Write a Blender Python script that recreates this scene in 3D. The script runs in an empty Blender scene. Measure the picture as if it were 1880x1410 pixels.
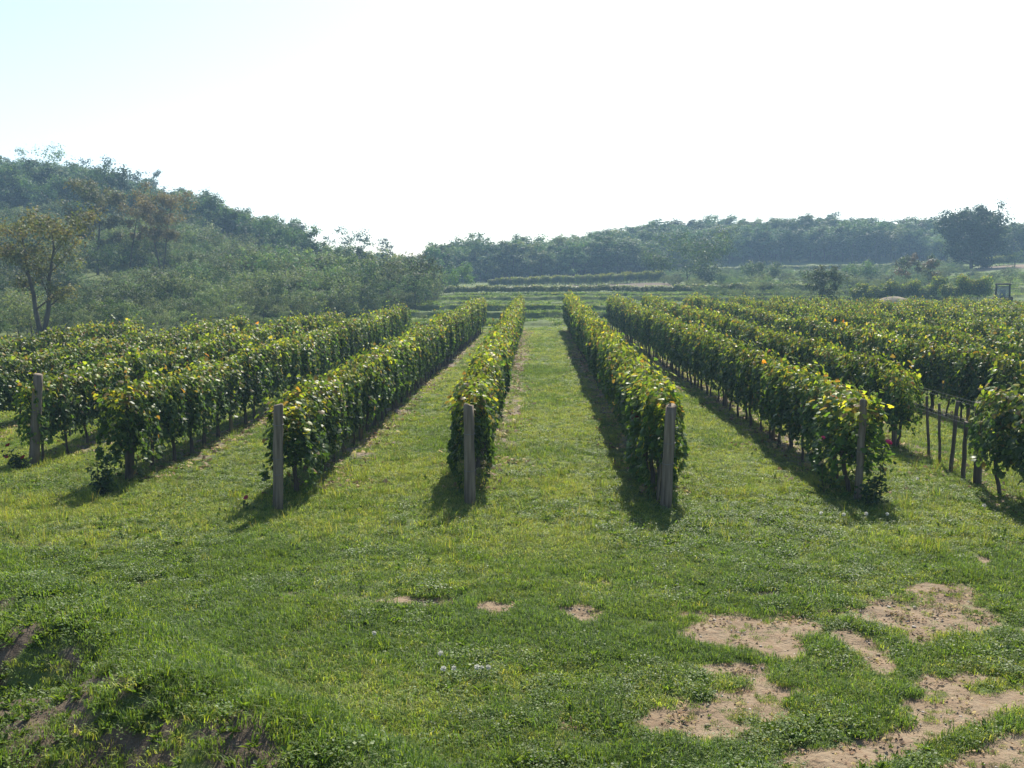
import bpy, math, random
import numpy as np
from mathutils import Vector, Matrix, Euler

R = math.radians
scene = bpy.context.scene
col = scene.collection
rng = np.random.default_rng(7)
random.seed(7)

# ------------------------------------------------------------------ camera
CAM_H = 3.51
PITCH, YAW = 5.93, 1.5
cd = bpy.data.cameras.new('camera')
cam = bpy.data.objects.new('camera', cd)
col.objects.link(cam)
cam.location = (0, 0, CAM_H)
cam.rotation_euler = (R(90 - PITCH), 0, R(YAW))
cd.sensor_width = 36
cd.lens = 35.04
cd.clip_start = 0.1
cd.clip_end = 3000
scene.camera = cam

# ------------------------------------------------------------------ light
SUN_EL, SUN_AZ = 46.0, 11.0           # azimuth measured from +Y towards +X
w = bpy.data.worlds.new('World')
scene.world = w
w.use_nodes = True
nt = w.node_tree
nt.nodes.clear()
sky = nt.nodes.new('ShaderNodeTexSky')
sky.sky_type = 'NISHITA'
sky.sun_disc = False
sky.sun_elevation = R(SUN_EL)
sky.sun_rotation = R(SUN_AZ)
sky.air_density = 1.0
sky.dust_density = 1.0
sky.ozone_density = 1.0
bg = nt.nodes.new('ShaderNodeBackground')
bg.inputs['Strength'].default_value = 0.1
wo = nt.nodes.new('ShaderNodeOutputWorld')
nt.links.new(sky.outputs[0], bg.inputs[0])
nt.links.new(bg.outputs[0], wo.inputs[0])

sd = bpy.data.lights.new('sun', 'SUN')
sd.energy = 5.0
sd.angle = R(0.5)
sd.color = (1.0, 0.94, 0.82)
sun = bpy.data.objects.new('sun', sd)
col.objects.link(sun)
sdir = Vector((math.sin(R(SUN_AZ)) * math.cos(R(SUN_EL)), math.cos(R(SUN_AZ)) * math.cos(R(SUN_EL)), math.sin(R(SUN_EL))))
sun.rotation_euler = sdir.to_track_quat('Z', 'Y').to_euler()

vs = scene.view_settings
vs.view_transform = 'Standard'
vs.look = 'None'
vs.exposure = 1.0
vs.gamma = 1.0
scene.cycles.use_denoising = True
scene.cycles.sample_clamp_indirect = 6.0
scene.cycles.max_bounces = 8
scene.cycles.transparent_max_bounces = 8
scene.cycles.volume_bounces = 0

# ------------------------------------------------------------------ projection helper (1880x1410 photograph pixels)
FPX = 35.04 / 36 * 1880
CM = np.array(Euler(cam.rotation_euler).to_matrix())

def ray(px, py):
    v = np.array([(px - 940) / FPX, -(py - 705) / FPX, -1.0])
    return CM @ v

def at_z(px, py, z=0.0):
    d = ray(px, py)
    t = (z - CAM_H) / d[2]
    return d[0] * t, d[1] * t

def at_y(px, py, Y):
    d = ray(px, py)
    t = Y / d[1]
    return d[0] * t, CAM_H + d[2] * t

def ux(px):                       # tangent X/Y of an image column
    d = ray(px, 500)
    return d[0] / d[1]

# ------------------------------------------------------------------ small numpy noise
def vnoise(x, y, seed=0):
    xi = np.floor(x).astype(np.int64); yi = np.floor(y).astype(np.int64)
    xf = x - xi; yf = y - yi
    def h(a, b):
        n = (a * 374761393 + b * 668265263 + seed * 1442695041) & 0x7fffffff
        n = ((n ^ (n >> 13)) * 1274126177) & 0x7fffffff
        return ((n ^ (n >> 16)) & 0xffff) / 65535.0
    u = xf * xf * (3 - 2 * xf); v = yf * yf * (3 - 2 * yf)
    return (h(xi, yi) * (1 - u) + h(xi + 1, yi) * u) * (1 - v) + (h(xi, yi + 1) * (1 - u) + h(xi + 1, yi + 1) * u) * v

def fbm(x, y, seed=0, octv=4):
    s = 0; a = 0.5; n = 0
    for k in range(octv):
        s = s + a * vnoise(x, y, seed + k * 17); n += a
        x = x * 2.03 + 11.3; y = y * 2.03 + 5.7; a *= 0.5
    return s / n

def sstep(a, b, x):
    t = np.clip((x - a) / (b - a), 0, 1)
    return t * t * (3 - 2 * t)

# ------------------------------------------------------------------ terrain
COLS = [-900, 0, 150, 300, 450, 600, 750, 850, 1000, 1200, 1400, 1600, 1880, 2700]
UC = np.array([ux(c) for c in COLS])
RINGS = np.array([74, 90, 110, 140, 170, 210, 260, 330, 450, 2000.0])
HT = np.array([
    [0, 0, 0, 0, 0, 0, 0, 0, 0, 0, 0, 0, 0, 0],
    [2.0, 1.5, 1.2, 1.0, .8, .6, .5, .6, .6, .6, .6, .8, 1.0, 1.2],
    [7.0, 5.0, 4.4, 4.5, 3.5, 2.3, 1.4, 1.5, 1.5, 1.5, 1.9, 2.0, 2.7, 3.5],
    [13., 10.4, 9.6, 7.6, 5.0, 3.3, 1.9, 2.0, 2.1, 2.2, 2.4, 2.5, 3.6, 5.0],
    [18., 15.5, 14.5, 11.4, 6.6, 3.8, 2.4, 2.6, 3.0, 3.2, 3.5, 3.8, 6.0, 7.0],
    [24., 22.3, 20.4, 14.6, 8.2, 4.4, 2.3, 3.2, 3.9, 5.2, 5.6, 5.7, 7.2, 8.0],
    [26., 23., 20., 13.4, 7.8, 4.0, 2.0, 3.4, 5.2, 10.2, 11.8, 11.2, 9.0, 8.0],
    [20., 18., 15., 11., 8., 6., 4.5, 4., 5.5, 8., 9., 9., 8., 7.],
    [4., 4., 3., 2., 2., 1., 0., 0., 1., 2., 2., 2., 2., 2.],
    [0] * 14], float)

BANK_P = np.array([-4.35, 8.06]); BANK_T = np.array([0.760, -0.649]); BANK_N = np.array([-0.649, -0.760])

def bank_s(x, y):
    s = (x - BANK_P[0]) * BANK_N[0] + (y - BANK_P[1]) * BANK_N[1]
    along = (x - BANK_P[0]) * BANK_T[0] + (y - BANK_P[1]) * BANK_T[1]
    return s + 0.5 * (fbm(along * 0.5 + 40, s * 0.3 + 9, 3, 2) - 0.5)

def height(x, y):
    x = np.asarray(x, float); y = np.asarray(y, float)
    u = x / np.maximum(y, 20)
    u = np.clip(u, UC[0], UC[-1])
    # smooth column interpolation
    ci = np.clip(np.searchsorted(UC, u) - 1, 0, len(UC) - 2)
    tu = (u - UC[ci]) / (UC[ci + 1] - UC[ci]); tu = tu * tu * (3 - 2 * tu) * .5 + tu * .5
    yy = np.clip(y, RINGS[0], RINGS[-1])
    ri = np.clip(np.searchsorted(RINGS, yy) - 1, 0, len(RINGS) - 2)
    tr = (yy - RINGS[ri]) / (RINGS[ri + 1] - RINGS[ri])
    h = (HT[ri, ci] * (1 - tu) + HT[ri, ci + 1] * tu) * (1 - tr) + (HT[ri + 1, ci] * (1 - tu) + HT[ri + 1, ci + 1] * tu) * tr
    h = h + (fbm(x * .05, y * .05, 5, 3) - .5) * 1.2 * sstep(85, 140, y)
    # terraces behind the central rows: three flat treads with steep risers
    terr = sstep(-40, -25, x) * (1 - sstep(45, 70, x)) * sstep(74, 78, y) * (1 - sstep(118, 126, y))
    step = 9.0
    yo = y + 2.6 * (fbm(x * .07, y * .03, 14, 2) - .5) * sstep(77, 84, y)
    k = np.floor((yo - 76) / step); f = (yo - 76) / step - k
    ff = np.clip(f / .03, 0, 1)
    ht = k * 0.29 + ff * (.36 + .13 * ((k * 7) % 3)) - (.07 + .13 * ((k * 7) % 3)) * np.clip((f - .03) / .97, 0, 1) + (fbm(x * .8, y * .8, 12, 2) - .5) * .2 + (fbm(x * .15, y * .5, 13, 2) - .5) * .25
    h = h * (1 - terr) + np.maximum(ht, 0) * terr
    near = 1 - sstep(40, 74, y)
    h = h + near * ((fbm(x * .35, y * .35, 1, 3) - .5) * 0.10 + (fbm(x * 2.2, y * 2.2, 2, 3) - .5) * 0.05)
    s = bank_s(x, y)
    up = sstep(-1.7, 0.05, s)
    hb = 0.98 * up - 0.50 * (np.sqrt(np.clip(s - 0.1, 0, 2.2) ** 2 + .09) - .3)
    lump = (fbm(x * 1.3 + 3, y * 1.3, 8, 3) - .5) * 0.28 * up - .20 * np.exp(-(((x + 3.7) / .8) ** 2 + ((y - 6.5) / .28) ** 2))
    return h + hb + lump

def hz(x, y):
    return float(height(np.array([x]), np.array([y]))[0])

# rows: x, y start, y end
ROW_X = dict(F=-15.7, E=-12.7, D=-9.65, C=-7.1, B=-3.95, A=-1.12, R1=2.0, R2=5.12, R3=7.53, R4=10.5, R5=13.5, R6=16.5, R7=19.4, R8=22.4, R9=25.4, R10=28.4, R11=31.4)

# bare ground: (px, py, half width px, half height px) read as places on the ground
DIRT = [(1365, 1155, 105, 44), (1430, 1182, 50, 24), (1290, 1122, 45, 10), (1690, 1135, 130, 34), (1620, 1130, 70, 26), (1600, 1195, 42, 55),
        (1270, 1315, 95, 40), (1350, 1226, 75, 14), (1430, 1262, 60, 14), (915, 1108, 38, 15), (760, 1099, 80, 12), (1062, 1122, 46, 18),
        (1410, 1087, 32, 5), (1805, 1030, 22, 9), (1790, 1243, 60, 14), (1700, 1290, 60, 20), (975, 1240, 25, 6), (560, 1160, 25, 5),
        (1730, 1130, 60, 24), (1500, 1385, 70, 22), (1100, 1062, 20, 4)]
DG = []
for (px, py, rx, ry) in DIRT:
    x0, y0 = at_z(px, py); x1, _ = at_z(px + rx, py); _, ya = at_z(px, py - ry); _, yb = at_z(px, py + ry)
    DG.append((x0, (ya + yb) / 2, abs(x1 - x0), abs(ya - yb) / 2))
TRACKS = [[at_z(1480, 1420), at_z(1600, 1372), at_z(1720, 1328), at_z(1880, 1272), at_z(2100, 1215)],
          [at_z(1750, 1430), at_z(1830, 1385), at_z(1960, 1330), at_z(2200, 1260)]]
TW = [0.20, 0.24]

def seg_dist(x, y, P):
    best = np.full(np.shape(x), 1e9)
    for (ax, ay), (bx, by) in zip(P[:-1], P[1:]):
        dx, dy = bx - ax, by - ay
        t = np.clip(((x - ax) * dx + (y - ay) * dy) / (dx * dx + dy * dy), 0, 1)
        best = np.minimum(best, np.hypot(x - ax - t * dx, y - ay - t * dy))
    return best

def dirt_mask(x, y):
    m = np.zeros(np.shape(x))
    n = (fbm(x * 2.6, y * 2.6, 21, 5) - .5) * 1.7 + (fbm(x * 9, y * 9, 27, 3) - .5) * .9
    for (cx, cy, rx, ry) in DG:
        d = np.hypot((x - cx) / rx, (y - cy) / ry)
        m = np.maximum(m, sstep(1.25, 0.75, d + n * .8) if False else 1 - sstep(0.6, 1.35, d + n * .8))
    for P, wd in zip(TRACKS, TW):
        d = seg_dist(x, y, P) / wd
        m = np.maximum(m, 1 - sstep(0.7, 1.25, d + n * .7))
    # scattered small bare spots around the track corner
    c = (fbm(x * 1.1, y * 1.1, 33, 4) - 0.60) * 9
    corner = sstep(0.5, 2.5, x + (y - 11) * -0.35) * (1 - sstep(11.5, 13.0, y))
    m = np.maximum(m, np.clip(c, 0, .8) * corner)
    return np.clip(m, 0, 1)

RUTS = [([at_z(1500, 1122), at_z(1062, 1120), at_z(915, 1106), at_z(760, 1097), at_z(400, 1078), at_z(-60, 1035)], .20),
        ([at_z(1900, 1110), at_z(1410, 1087), at_z(1100, 1062), at_z(700, 1040), at_z(-60, 985)], .22)]

def rut_mask(x, y):
    n = fbm(x * 1.3, y * 1.3, 95, 4)
    m = np.zeros(np.shape(x))
    for P, wd in RUTS:
        m = np.maximum(m, (1 - sstep(.6, 1.6, seg_dist(x, y, P) / wd)) * sstep(.36, .56, n))
    return m

def bank_soil(x, y):
    s = bank_s(x, y)
    n = fbm(x * 2.6, y * 2.6, 44, 5)
    return np.clip(.58 + (n - .5) * 5, 0, 1) * sstep(-0.1, 0.4, s)

def row_soil(x, y):
    m = np.zeros(np.shape(x))
    n = (fbm(x * 1.5, y * .8, 55, 4) - .5)
    for k, rx in ROW_X.items():
        off = 0.12 if k != 'A' else 0.22
        d = np.abs(x - rx - off) / 0.42
        m = np.maximum(m, 1 - sstep(.5, 1.5, d + n * 1.6))
    return m * sstep(16.5, 22, y) * (1 - sstep(72, 76, y))

# ------------------------------------------------------------------ mesh helpers
def mesh_np(name, V, faces_flat, counts, mats, tint=None, matidx=None, smooth=False):
    me = bpy.data.meshes.new(name)
    V = np.asarray(V, np.float32)
    counts = np.asarray(counts, np.int32)
    me.vertices.add(len(V)); me.vertices.foreach_set('co', V.ravel())
    me.loops.add(len(faces_flat)); me.loops.foreach_set('vertex_index', np.asarray(faces_flat, np.int32))
    me.polygons.add(len(counts))
    st = np.zeros(len(counts), np.int32); st[1:] = np.cumsum(counts)[:-1]
    me.polygons.foreach_set('loop_start', st)
    me.polygons.foreach_set('loop_total', counts)
    if matidx is not None:
        me.polygons.foreach_set('material_index', np.asarray(matidx, np.int32))
    if smooth:
        me.polygons.foreach_set('use_smooth', np.ones(len(counts), bool))
    for m in mats: me.materials.append(m)
    if tint is not None:
        a = me.attributes.new('tint', 'FLOAT_COLOR', 'POINT')
        c = np.ones((len(V), 4), np.float32); c[:, :3] = tint
        a.data.foreach_set('color', c.ravel())
    me.update(calc_edges=True)
    return me

class MB:
    """collects pieces for one mesh"""
    def __init__(s): s.V = []; s.F = []; s.C = []; s.T = []; s.M = []; s.n = 0
    def add(s, V, F, tint=(1, 1, 1), mi=0):
        V = np.asarray(V, float).reshape(-1, 3)
        for f in F:
            s.F.extend([i + s.n for i in f]); s.C.append(len(f)); s.M.append(mi)
        s.V.append(V); s.n += len(V)
        t = np.asarray(tint, float)
        s.T.append(np.broadcast_to(t, (len(V), 3)) if t.ndim == 1 else t)
    def add_np(s, V, Fflat, counts, tint, mi=0):
        s.F.extend((np.asarray(Fflat) + s.n).tolist()); s.C.extend(np.asarray(counts).tolist()); s.M.extend([mi] * len(counts))
        s.V.append(np.asarray(V)); s.n += len(V); s.T.append(np.asarray(tint))
    def tube(s, pts, rad, seg=6, cap=True, tint=(1, 1, 1), mi=0, jit=0):
        pts = np.asarray(pts, float); n = len(pts)
        rad = np.broadcast_to(np.asarray(rad, float), (n,))
        V = []; ref = np.array([0.31, 0.9, 0.2])
        for i in range(n):
            d = pts[min(i + 1, n - 1)] - pts[max(i - 1, 0)]; d = d / (np.linalg.norm(d) + 1e-9)
            a = np.cross(d, ref)
            if np.linalg.norm(a) < .1: a = np.cross(d, [1, 0, 0])
            a /= np.linalg.norm(a); b = np.cross(d, a)
            for k in range(seg):
                t = 2 * math.pi * k / seg
                r = rad[i] * (1 + (random.random() - .5) * jit)
                V.append(pts[i] + (a * math.cos(t) + b * math.sin(t)) * r)
        F = []
        for i in range(n - 1):
            for k in range(seg):
                k2 = (k + 1) % seg
                F.append((i * seg + k, i * seg + k2, (i + 1) * seg + k2, (i + 1) * seg + k))
        if cap:
            F.append(tuple(range(seg))[::-1]); F.append(tuple((n - 1) * seg + k for k in range(seg)))
        s.add(V, F, tint, mi)
    def box(s, c, h, rot=0, tint=(1, 1, 1), mi=0, taper=(1, 1), bev=0.0):
        bm_v = []
        cr, sr = math.cos(rot), math.sin(rot)
        bv = bev
        # bevelled box: chamfer the vertical edges and top/bottom rims
        def ring(z, ix, iy):
            hx, hy = ix, iy
            b = min(bv, hx * .9, hy * .9)
            if b <= 0: P = [(-hx, -hy), (hx, -hy), (hx, hy), (-hx, hy)]
            else: P = [(-hx + b, -hy), (hx - b, -hy), (hx, -hy + b), (hx, hy - b), (hx - b, hy), (-hx + b, hy), (-hx, hy - b), (-hx, -hy + b)]
            return [(c[0] + x * cr - y * sr, c[1] + x * sr + y * cr, c[2] + z) for x, y in P]
        tx, ty = taper
        if bv > 0:
            rings = [ring(-h[2], h[0] - bv, h[1] - bv), ring(-h[2] + bv, h[0], h[1]), ring(h[2] - bv, h[0] * tx, h[1] * ty), ring(h[2], h[0] * tx - bv, h[1] * ty - bv)]
        else:
            rings = [ring(-h[2], h[0], h[1]), ring(h[2], h[0] * tx, h[1] * ty)]
        m = len(rings[0]); V = [p for r in rings for p in r]; F = []
        for i in range(len(rings) - 1):
            for k in range(m):
                k2 = (k + 1) % m
                F.append((i * m + k, i * m + k2, (i + 1) * m + k2, (i + 1) * m + k))
        F.append(tuple(range(m))[::-1]); F.append(tuple((len(rings) - 1) * m + k for k in range(m)))
        s.add(V, F, tint, mi)
    def mesh(s, name, mats, smooth=False):
        if not isinstance(mats, (list, tuple)): mats = [mats]
        return mesh_np(name, np.concatenate(s.V), s.F, s.C, mats, np.concatenate(s.T), s.M, smooth)

def obj(name, data, parent=None, loc=(0, 0, 0), rot=(0, 0, 0), scl=(1, 1, 1)):
    o = bpy.data.objects.new(name, data)
    col.objects.link(o)
    o.location = loc; o.rotation_euler = rot; o.scale = scl
    if parent: o.parent = parent
    return o

def tag(o, label=None, cat=None, group=None, kind=None):
    if label: o['label'] = label
    if cat: o['category'] = cat
    if group: o['group'] = group
    if kind: o['kind'] = kind
    return o

def thing(name, label, cat, loc=(0, 0, 0), rz=0, group=None):
    return tag(obj(name, None, None, loc, (0, 0, rz)), label, cat, group)

# leaves: many copies of a template, each with its own frame, size and colour
def frames(N, n, tip):
    n = n / (np.linalg.norm(n, axis=1, keepdims=True) + 1e-9)
    t = tip - n * np.sum(tip * n, axis=1, keepdims=True)
    t = t / (np.linalg.norm(t, axis=1, keepdims=True) + 1e-9)
    s = np.cross(t, n)
    return s, t, n

def leaf_batch(tv, tf, pos, nrm, tip, size, tint):
    N = len(pos); k = len(tv)
    s, t, n = frames(N, nrm, tip)
    tv = np.asarray(tv, float)
    V = pos[:, None, :] + size[:, None, None] * (tv[None, :, 0, None] * s[:, None, :] + tv[None, :, 1, None] * t[:, None, :] + tv[None, :, 2, None] * n[:, None, :])
    fl = np.array([i for f in tf for i in f]); cn = np.array([len(f) for f in tf])
    F = (fl[None, :] + (np.arange(N) * k)[:, None]).ravel()
    C = np.tile(cn, N)
    T = np.repeat(tint, k, axis=0)
    return V.reshape(-1, 3), F, C, T

VLEAF = [(0, 0, 0), (.30, -.22, -.10), (.55, .10, -.16), (.36, .30, -.05), (.34, .58, -.10), (0, .88, -.06),
         (-.34, .58, -.10), (-.36, .30, -.05), (-.55, .10, -.16), (-.30, -.22, -.10)]
VLEAF_F = [(0, 1, 2, 3), (0, 3, 4, 5), (0, 5, 6, 7), (0, 7, 8, 9)]
QLEAF = [(0, 0, 0), (.32, .35, -.07), (0, 1, -.02), (-.32, .35, -.07)]
QLEAF_F = [(0, 1, 2), (0, 2, 3)]

# ------------------------------------------------------------------ materials
def new_mat(name):
    m = bpy.data.materials.new(name); m.use_nodes = True
    m.node_tree.nodes.clear()
    return m, m.node_tree

def N(nt, t, **kw):
    n = nt.nodes.new(t)
    for k, v in kw.items():
        if k.startswith('i_'): n.inputs[k[2:].replace('_', ' ')].default_value = v
        else: setattr(n, k, v)
    return n

def mixc(nt, fac, a, b, mode='MIX'):
    n = nt.nodes.new('ShaderNodeMix'); n.data_type = 'RGBA'; n.blend_type = mode
    for sock, v in ((n.inputs[0], fac), (n.inputs[6], a), (n.inputs[7], b)):
        if hasattr(v, 'is_linked') or hasattr(v, 'links'): nt.links.new(v, sock)
        elif isinstance(v, (int, float)): sock.default_value = v
        else: sock.default_value = (*v, 1)
    return n.outputs[2]

def ramp(nt, src, a, b):
    n = nt.nodes.new('ShaderNodeMapRange'); n.inputs[1].default_value = a; n.inputs[2].default_value = b
    nt.links.new(src, n.inputs[0]); return n.outputs[0]

def noise(nt, scale, detail=4, coord='world', rough=.6):
    n = nt.nodes.new('ShaderNodeTexNoise'); n.inputs['Scale'].default_value = scale; n.inputs['Detail'].default_value = detail
    n.inputs['Roughness'].default_value = rough
    if coord == 'world':
        g = nt.nodes.new('ShaderNodeNewGeometry'); nt.links.new(g.outputs['Position'], n.inputs['Vector'])
    else:
        g = nt.nodes.new('ShaderNodeTexCoord'); nt.links.new(g.outputs['Object'], n.inputs['Vector'])
    return n.outputs['Fac']

def leaf_mat(name, rough=.42, trans=.35, spec=.5, vary=.25, tboost=(1.25, 1.35, .55), patch=None):
    """leaf: own colour from the tint attribute, a little of it per plant; lets light through"""
    m, nt = new_mat(name)
    a = N(nt, 'ShaderNodeAttribute', attribute_name='tint')
    oi = N(nt, 'ShaderNodeObjectInfo')
    v = ramp(nt, oi.outputs['Random'], 0, 1)
    mr = N(nt, 'ShaderNodeMapRange'); nt.links.new(oi.outputs['Random'], mr.inputs[0]); mr.inputs[3].default_value = 1 - vary; mr.inputs[4].default_value = 1 + vary
    c = mixc(nt, 1.0, a.outputs['Color'], (1, 1, 1), 'MULTIPLY')
    hs = N(nt, 'ShaderNodeHueSaturation'); nt.links.new(c, hs.inputs['Color']); nt.links.new(mr.outputs[0], hs.inputs['Value'])
    c = hs.outputs[0]
    if patch:
        f = ramp(nt, noise(nt, patch[0], 3), .42, .62)
        c = mixc(nt, f, c, mixc(nt, 1.0, c, patch[1], 'MULTIPLY'))
    p = N(nt, 'ShaderNodeBsdfPrincipled'); nt.links.new(c, p.inputs['Base Color'])
    p.inputs['Roughness'].default_value = rough; p.inputs['Specular IOR Level'].default_value = spec
    tr = N(nt, 'ShaderNodeBsdfTranslucent'); nt.links.new(mixc(nt, 1.0, c, tboost, 'MULTIPLY'), tr.inputs['Color'])
    mx = N(nt, 'ShaderNodeMixShader'); mx.inputs[0].default_value = trans
    nt.links.new(p.outputs[0], mx.inputs[1]); nt.links.new(tr.outputs[0], mx.inputs[2])
    o = N(nt, 'ShaderNodeOutputMaterial'); nt.links.new(mx.outputs[0], o.inputs[0])
    return m

def solid_mat(name, ca, cb, scale=8, rough=.8, bump=.3, spec=.3, stretch=None, metal=0):
    m, nt = new_mat(name)
    n = nt.nodes.new('ShaderNodeTexNoise'); n.inputs['Scale'].default_value = scale; n.inputs['Detail'].default_value = 6
    g = nt.nodes.new('ShaderNodeTexCoord'); mp = nt.nodes.new('ShaderNodeMapping')
    if stretch: mp.inputs['Scale'].default_value = stretch
    nt.links.new(g.outputs['Object'], mp.inputs[0]); nt.links.new(mp.outputs[0], n.inputs['Vector'])
    c = mixc(nt, ramp(nt, n.outputs['Fac'], .3, .7), ca, cb)
    p = N(nt, 'ShaderNodeBsdfPrincipled'); nt.links.new(c, p.inputs['Base Color'])
    p.inputs['Roughness'].default_value = rough; p.inputs['Specular IOR Level'].default_value = spec; p.inputs['Metallic'].default_value = metal
    if bump:
        b = N(nt, 'ShaderNodeBump'); b.inputs['Strength'].default_value = bump; b.inputs['Distance'].default_value = .02
        nt.links.new(n.outputs['Fac'], b.inputs['Height']); nt.links.new(b.outputs[0], p.inputs['Normal'])
    o = N(nt, 'ShaderNodeOutputMaterial'); nt.links.new(p.outputs[0], o.inputs[0])
    return m

M_VINE = leaf_mat('vine_leaf', .42, .52, .15, .22, (1.40, 1.40, .45))
M_TREE = leaf_mat('tree_leaf', .6, .40, .2, .32, (1.2, 1.3, .6))
M_WOOD = leaf_mat('wood_leaf', .65, .32, .15, .55, (1.2, 1.3, .6))
M_GRASS = leaf_mat('grass_blade', .5, .48,   .25, .22, (1.35, 1.35, .55), patch=(.55, (1.14, 1.08, .80)))
M_WEED = leaf_mat('weed_leaf', .5, .46, .22, .25, (1.35, 1.35, .45))
M_DEAD = leaf_mat('dead_leaf', .7, .15, .2, .3, (1, 1, 1))
M_PETAL = leaf_mat('petal', .5, .35, .3, .1, (1, 1, 1))
M_BARK = solid_mat('vine_bark', (.055, .042, .032), (.12, .095, .075), 18, .9, .8, .2, (1, 1, .25))
M_TBARK = solid_mat('tree_bark', (.045, .038, .03), (.10, .085, .07), 6, .9, .8, .2, (1, 1, .3))
M_POST = solid_mat('weathered_post_wood', (.095, .074, .053), (.235, .19, .14), 22, .88, 1.0, .15, (1, 1, .07))
M_POSTD = solid_mat('brown_post_wood', (.06, .045, .034), (.12, .095, .072), 14, .85, .6, .25, (1, 1, .12))
M_WIRE = solid_mat('galvanised_wire', (.12, .12, .12), (.2, .2, .2), 20, .6, 0, .3, None, .4)
M_SAND = solid_mat('sand_heap', (.20, .165, .115), (.27, .22, .155), 3, .95, .4, .1)
M_STONE = solid_mat('stone', (.28, .25, .21), (.45, .41, .35), 9, .9, .4, .2)

# ground
def ground_mat():
    m, nt = new_mat('ground_soil_and_turf')
    a = N(nt, 'ShaderNodeAttribute', attribute_name='cover')
    sp = N(nt, 'ShaderNodeSeparateColor'); nt.links.new(a.outputs['Color'], sp.inputs[0])
    n1 = noise(nt, .25, 4); n2 = noise(nt, 3.0, 6); n3 = noise(nt, 30, 5); n4 = noise(nt, 9, 6)
    turf = mixc(nt, ramp(nt, n1, .35, .65), (.085, .125, .030), (.115, .145, .036))
    turf = mixc(nt, ramp(nt, n2, .35, .7), turf, (.055, .070, .025))
    dirt = mixc(nt, ramp(nt, n2, .3, .7), (.195, .148, .096), (.275, .215, .142))
    dirt = mixc(nt, ramp(nt, n3, .35, .75), dirt, (.19, .135, .088))
    dirt = mixc(nt, ramp(nt, n4, .48, .66), dirt, (.205, .140, .088))
    dirt = mixc(nt, ramp(nt, noise(nt, 1.1, 5), .5, .7), dirt, (.17, .12, .075))
    soil = mixc(nt, ramp(nt, n4, .3, .7), (.072, .054, .038), (.135, .104, .072))
    litter = mixc(nt, ramp(nt, n4, .3, .7), (.115, .095, .070), (.22, .18, .13))
    # break up the mask edges
    def edge(src, k):
        ad = N(nt, 'ShaderNodeMath', operation='MULTIPLY_ADD'); nt.links.new(n4, ad.inputs[0]); ad.inputs[1].default_value = k; nt.links.new(src, ad.inputs[2])
        return ramp(nt, ad.outputs[0], .35 + k * .5, .65 + k * .5)
    c = mixc(nt, edge(sp.outputs['Blue'], .7), turf, litter)
    c = mixc(nt, edge(sp.outputs['Green'], .6), c, soil)
    c = mixc(nt, edge(sp.outputs['Red'], .7), c, dirt)
    p = N(nt, 'ShaderNodeBsdfPrincipled'); nt.links.new(c, p.inputs['Base Color'])
    p.inputs['Roughness'].default_value = .95; p.inputs['Specular IOR Level'].default_value = .15
    b = N(nt, 'ShaderNodeBump'); b.inputs['Strength'].default_value = .9; b.inputs['Distance'].default_value = .05
    ad = N(nt, 'ShaderNodeMath', operation='MULTIPLY_ADD'); nt.links.new(n3, ad.inputs[0]); ad.inputs[1].default_value = .4; nt.links.new(n4, ad.inputs[2])
    nt.links.new(ad.outputs[0], b.inputs['Height']); nt.links.new(b.outputs[0], p.inputs['Normal'])
    o = N(nt, 'ShaderNodeOutputMaterial'); nt.links.new(p.outputs[0], o.inputs[0])
    return m
M_GROUND = ground_mat()

def axis_lines(lo, hi, step, far_lo, far_hi, grow):
    c = list(np.arange(lo, hi + 1e-6, step))
    s = step; x = hi; up = []
    while x < far_hi:
        s = min(s * grow, 12); x += s; up.append(x)
    s = step; x = lo; dn = []
    while x > far_lo:
        s = min(s * grow, 12); x -= s; dn.append(x)
    return np.array(dn[::-1] + c + up)

gx = axis_lines(-7.5, 8.0, .07, -620, 620, 1.07)
gy = axis_lines(4.0, 17.5, .07, -80, 72, 1.03)
gy = np.concatenate([gy[gy < 73], np.arange(73.5, 122, .22), axis_lines(122, 123, .25, 121.9, 800, 1.05)])
GX, GY = np.meshgrid(gx, gy)
GZ = height(GX, GY)
nx, ny = len(gx), len(gy)
idx = np.arange(nx * ny).reshape(ny, nx)
F = np.stack([idx[:-1, :-1], idx[:-1, 1:], idx[1:, 1:], idx[1:, :-1]], -1).reshape(-1, 4)
DM = dirt_mask(GX, GY)
RM = rut_mask(GX, GY)
BS = bank_soil(GX, GY)
GZ = GZ + BS * (fbm(GX * 3.5, GY * 3.5, 19, 3) - .5) * .16 - DM * 0.02 - RM * .03 + (DM + BS) * ((fbm(GX * 6, GY * 6, 15, 4) - .5) * .09)
brown_field = np.zeros_like(GX)
for (xa, xb, ya, yb) in ((3.0, 20.5, 146, 158),):
    brown_field = np.maximum(brown_field, sstep(xa - 3, xa + 3, GX) * (1 - sstep(xb - 1, xb + 1, GX)) * sstep(ya - 2, ya + 1, GY) * (1 - sstep(yb, yb + 3, GY)))
UU = GX / np.maximum(GY, 1)
brown_slope = sstep(ux(1775), ux(1800), UU) * sstep(160, 166, GY) * (1 - sstep(186, 192, GY)) * .9
cover = np.stack([np.maximum(np.maximum(DM, .45 * RM), .6 * brown_slope), np.maximum(BS, np.maximum(brown_field, brown_slope)), np.maximum(row_soil(GX, GY), 0.6 * sstep(130, 160, GY) * (fbm(GX * .1, GY * .1, 9, 2) > 2))], -1)
gm = mesh_np('ground', np.stack([GX, GY, GZ], -1).reshape(-1, 3), F.ravel(), np.full(len(F), 4), [M_GROUND], smooth=True)
a = gm.attributes.new('cover', 'FLOAT_COLOR', 'POINT')
cc = np.ones((nx * ny, 4), np.float32); cc[:, :3] = cover.reshape(-1, 3)
a.data.foreach_set('color', cc.ravel())
ground = tag(obj('ground', gm), kind='structure')

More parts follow.
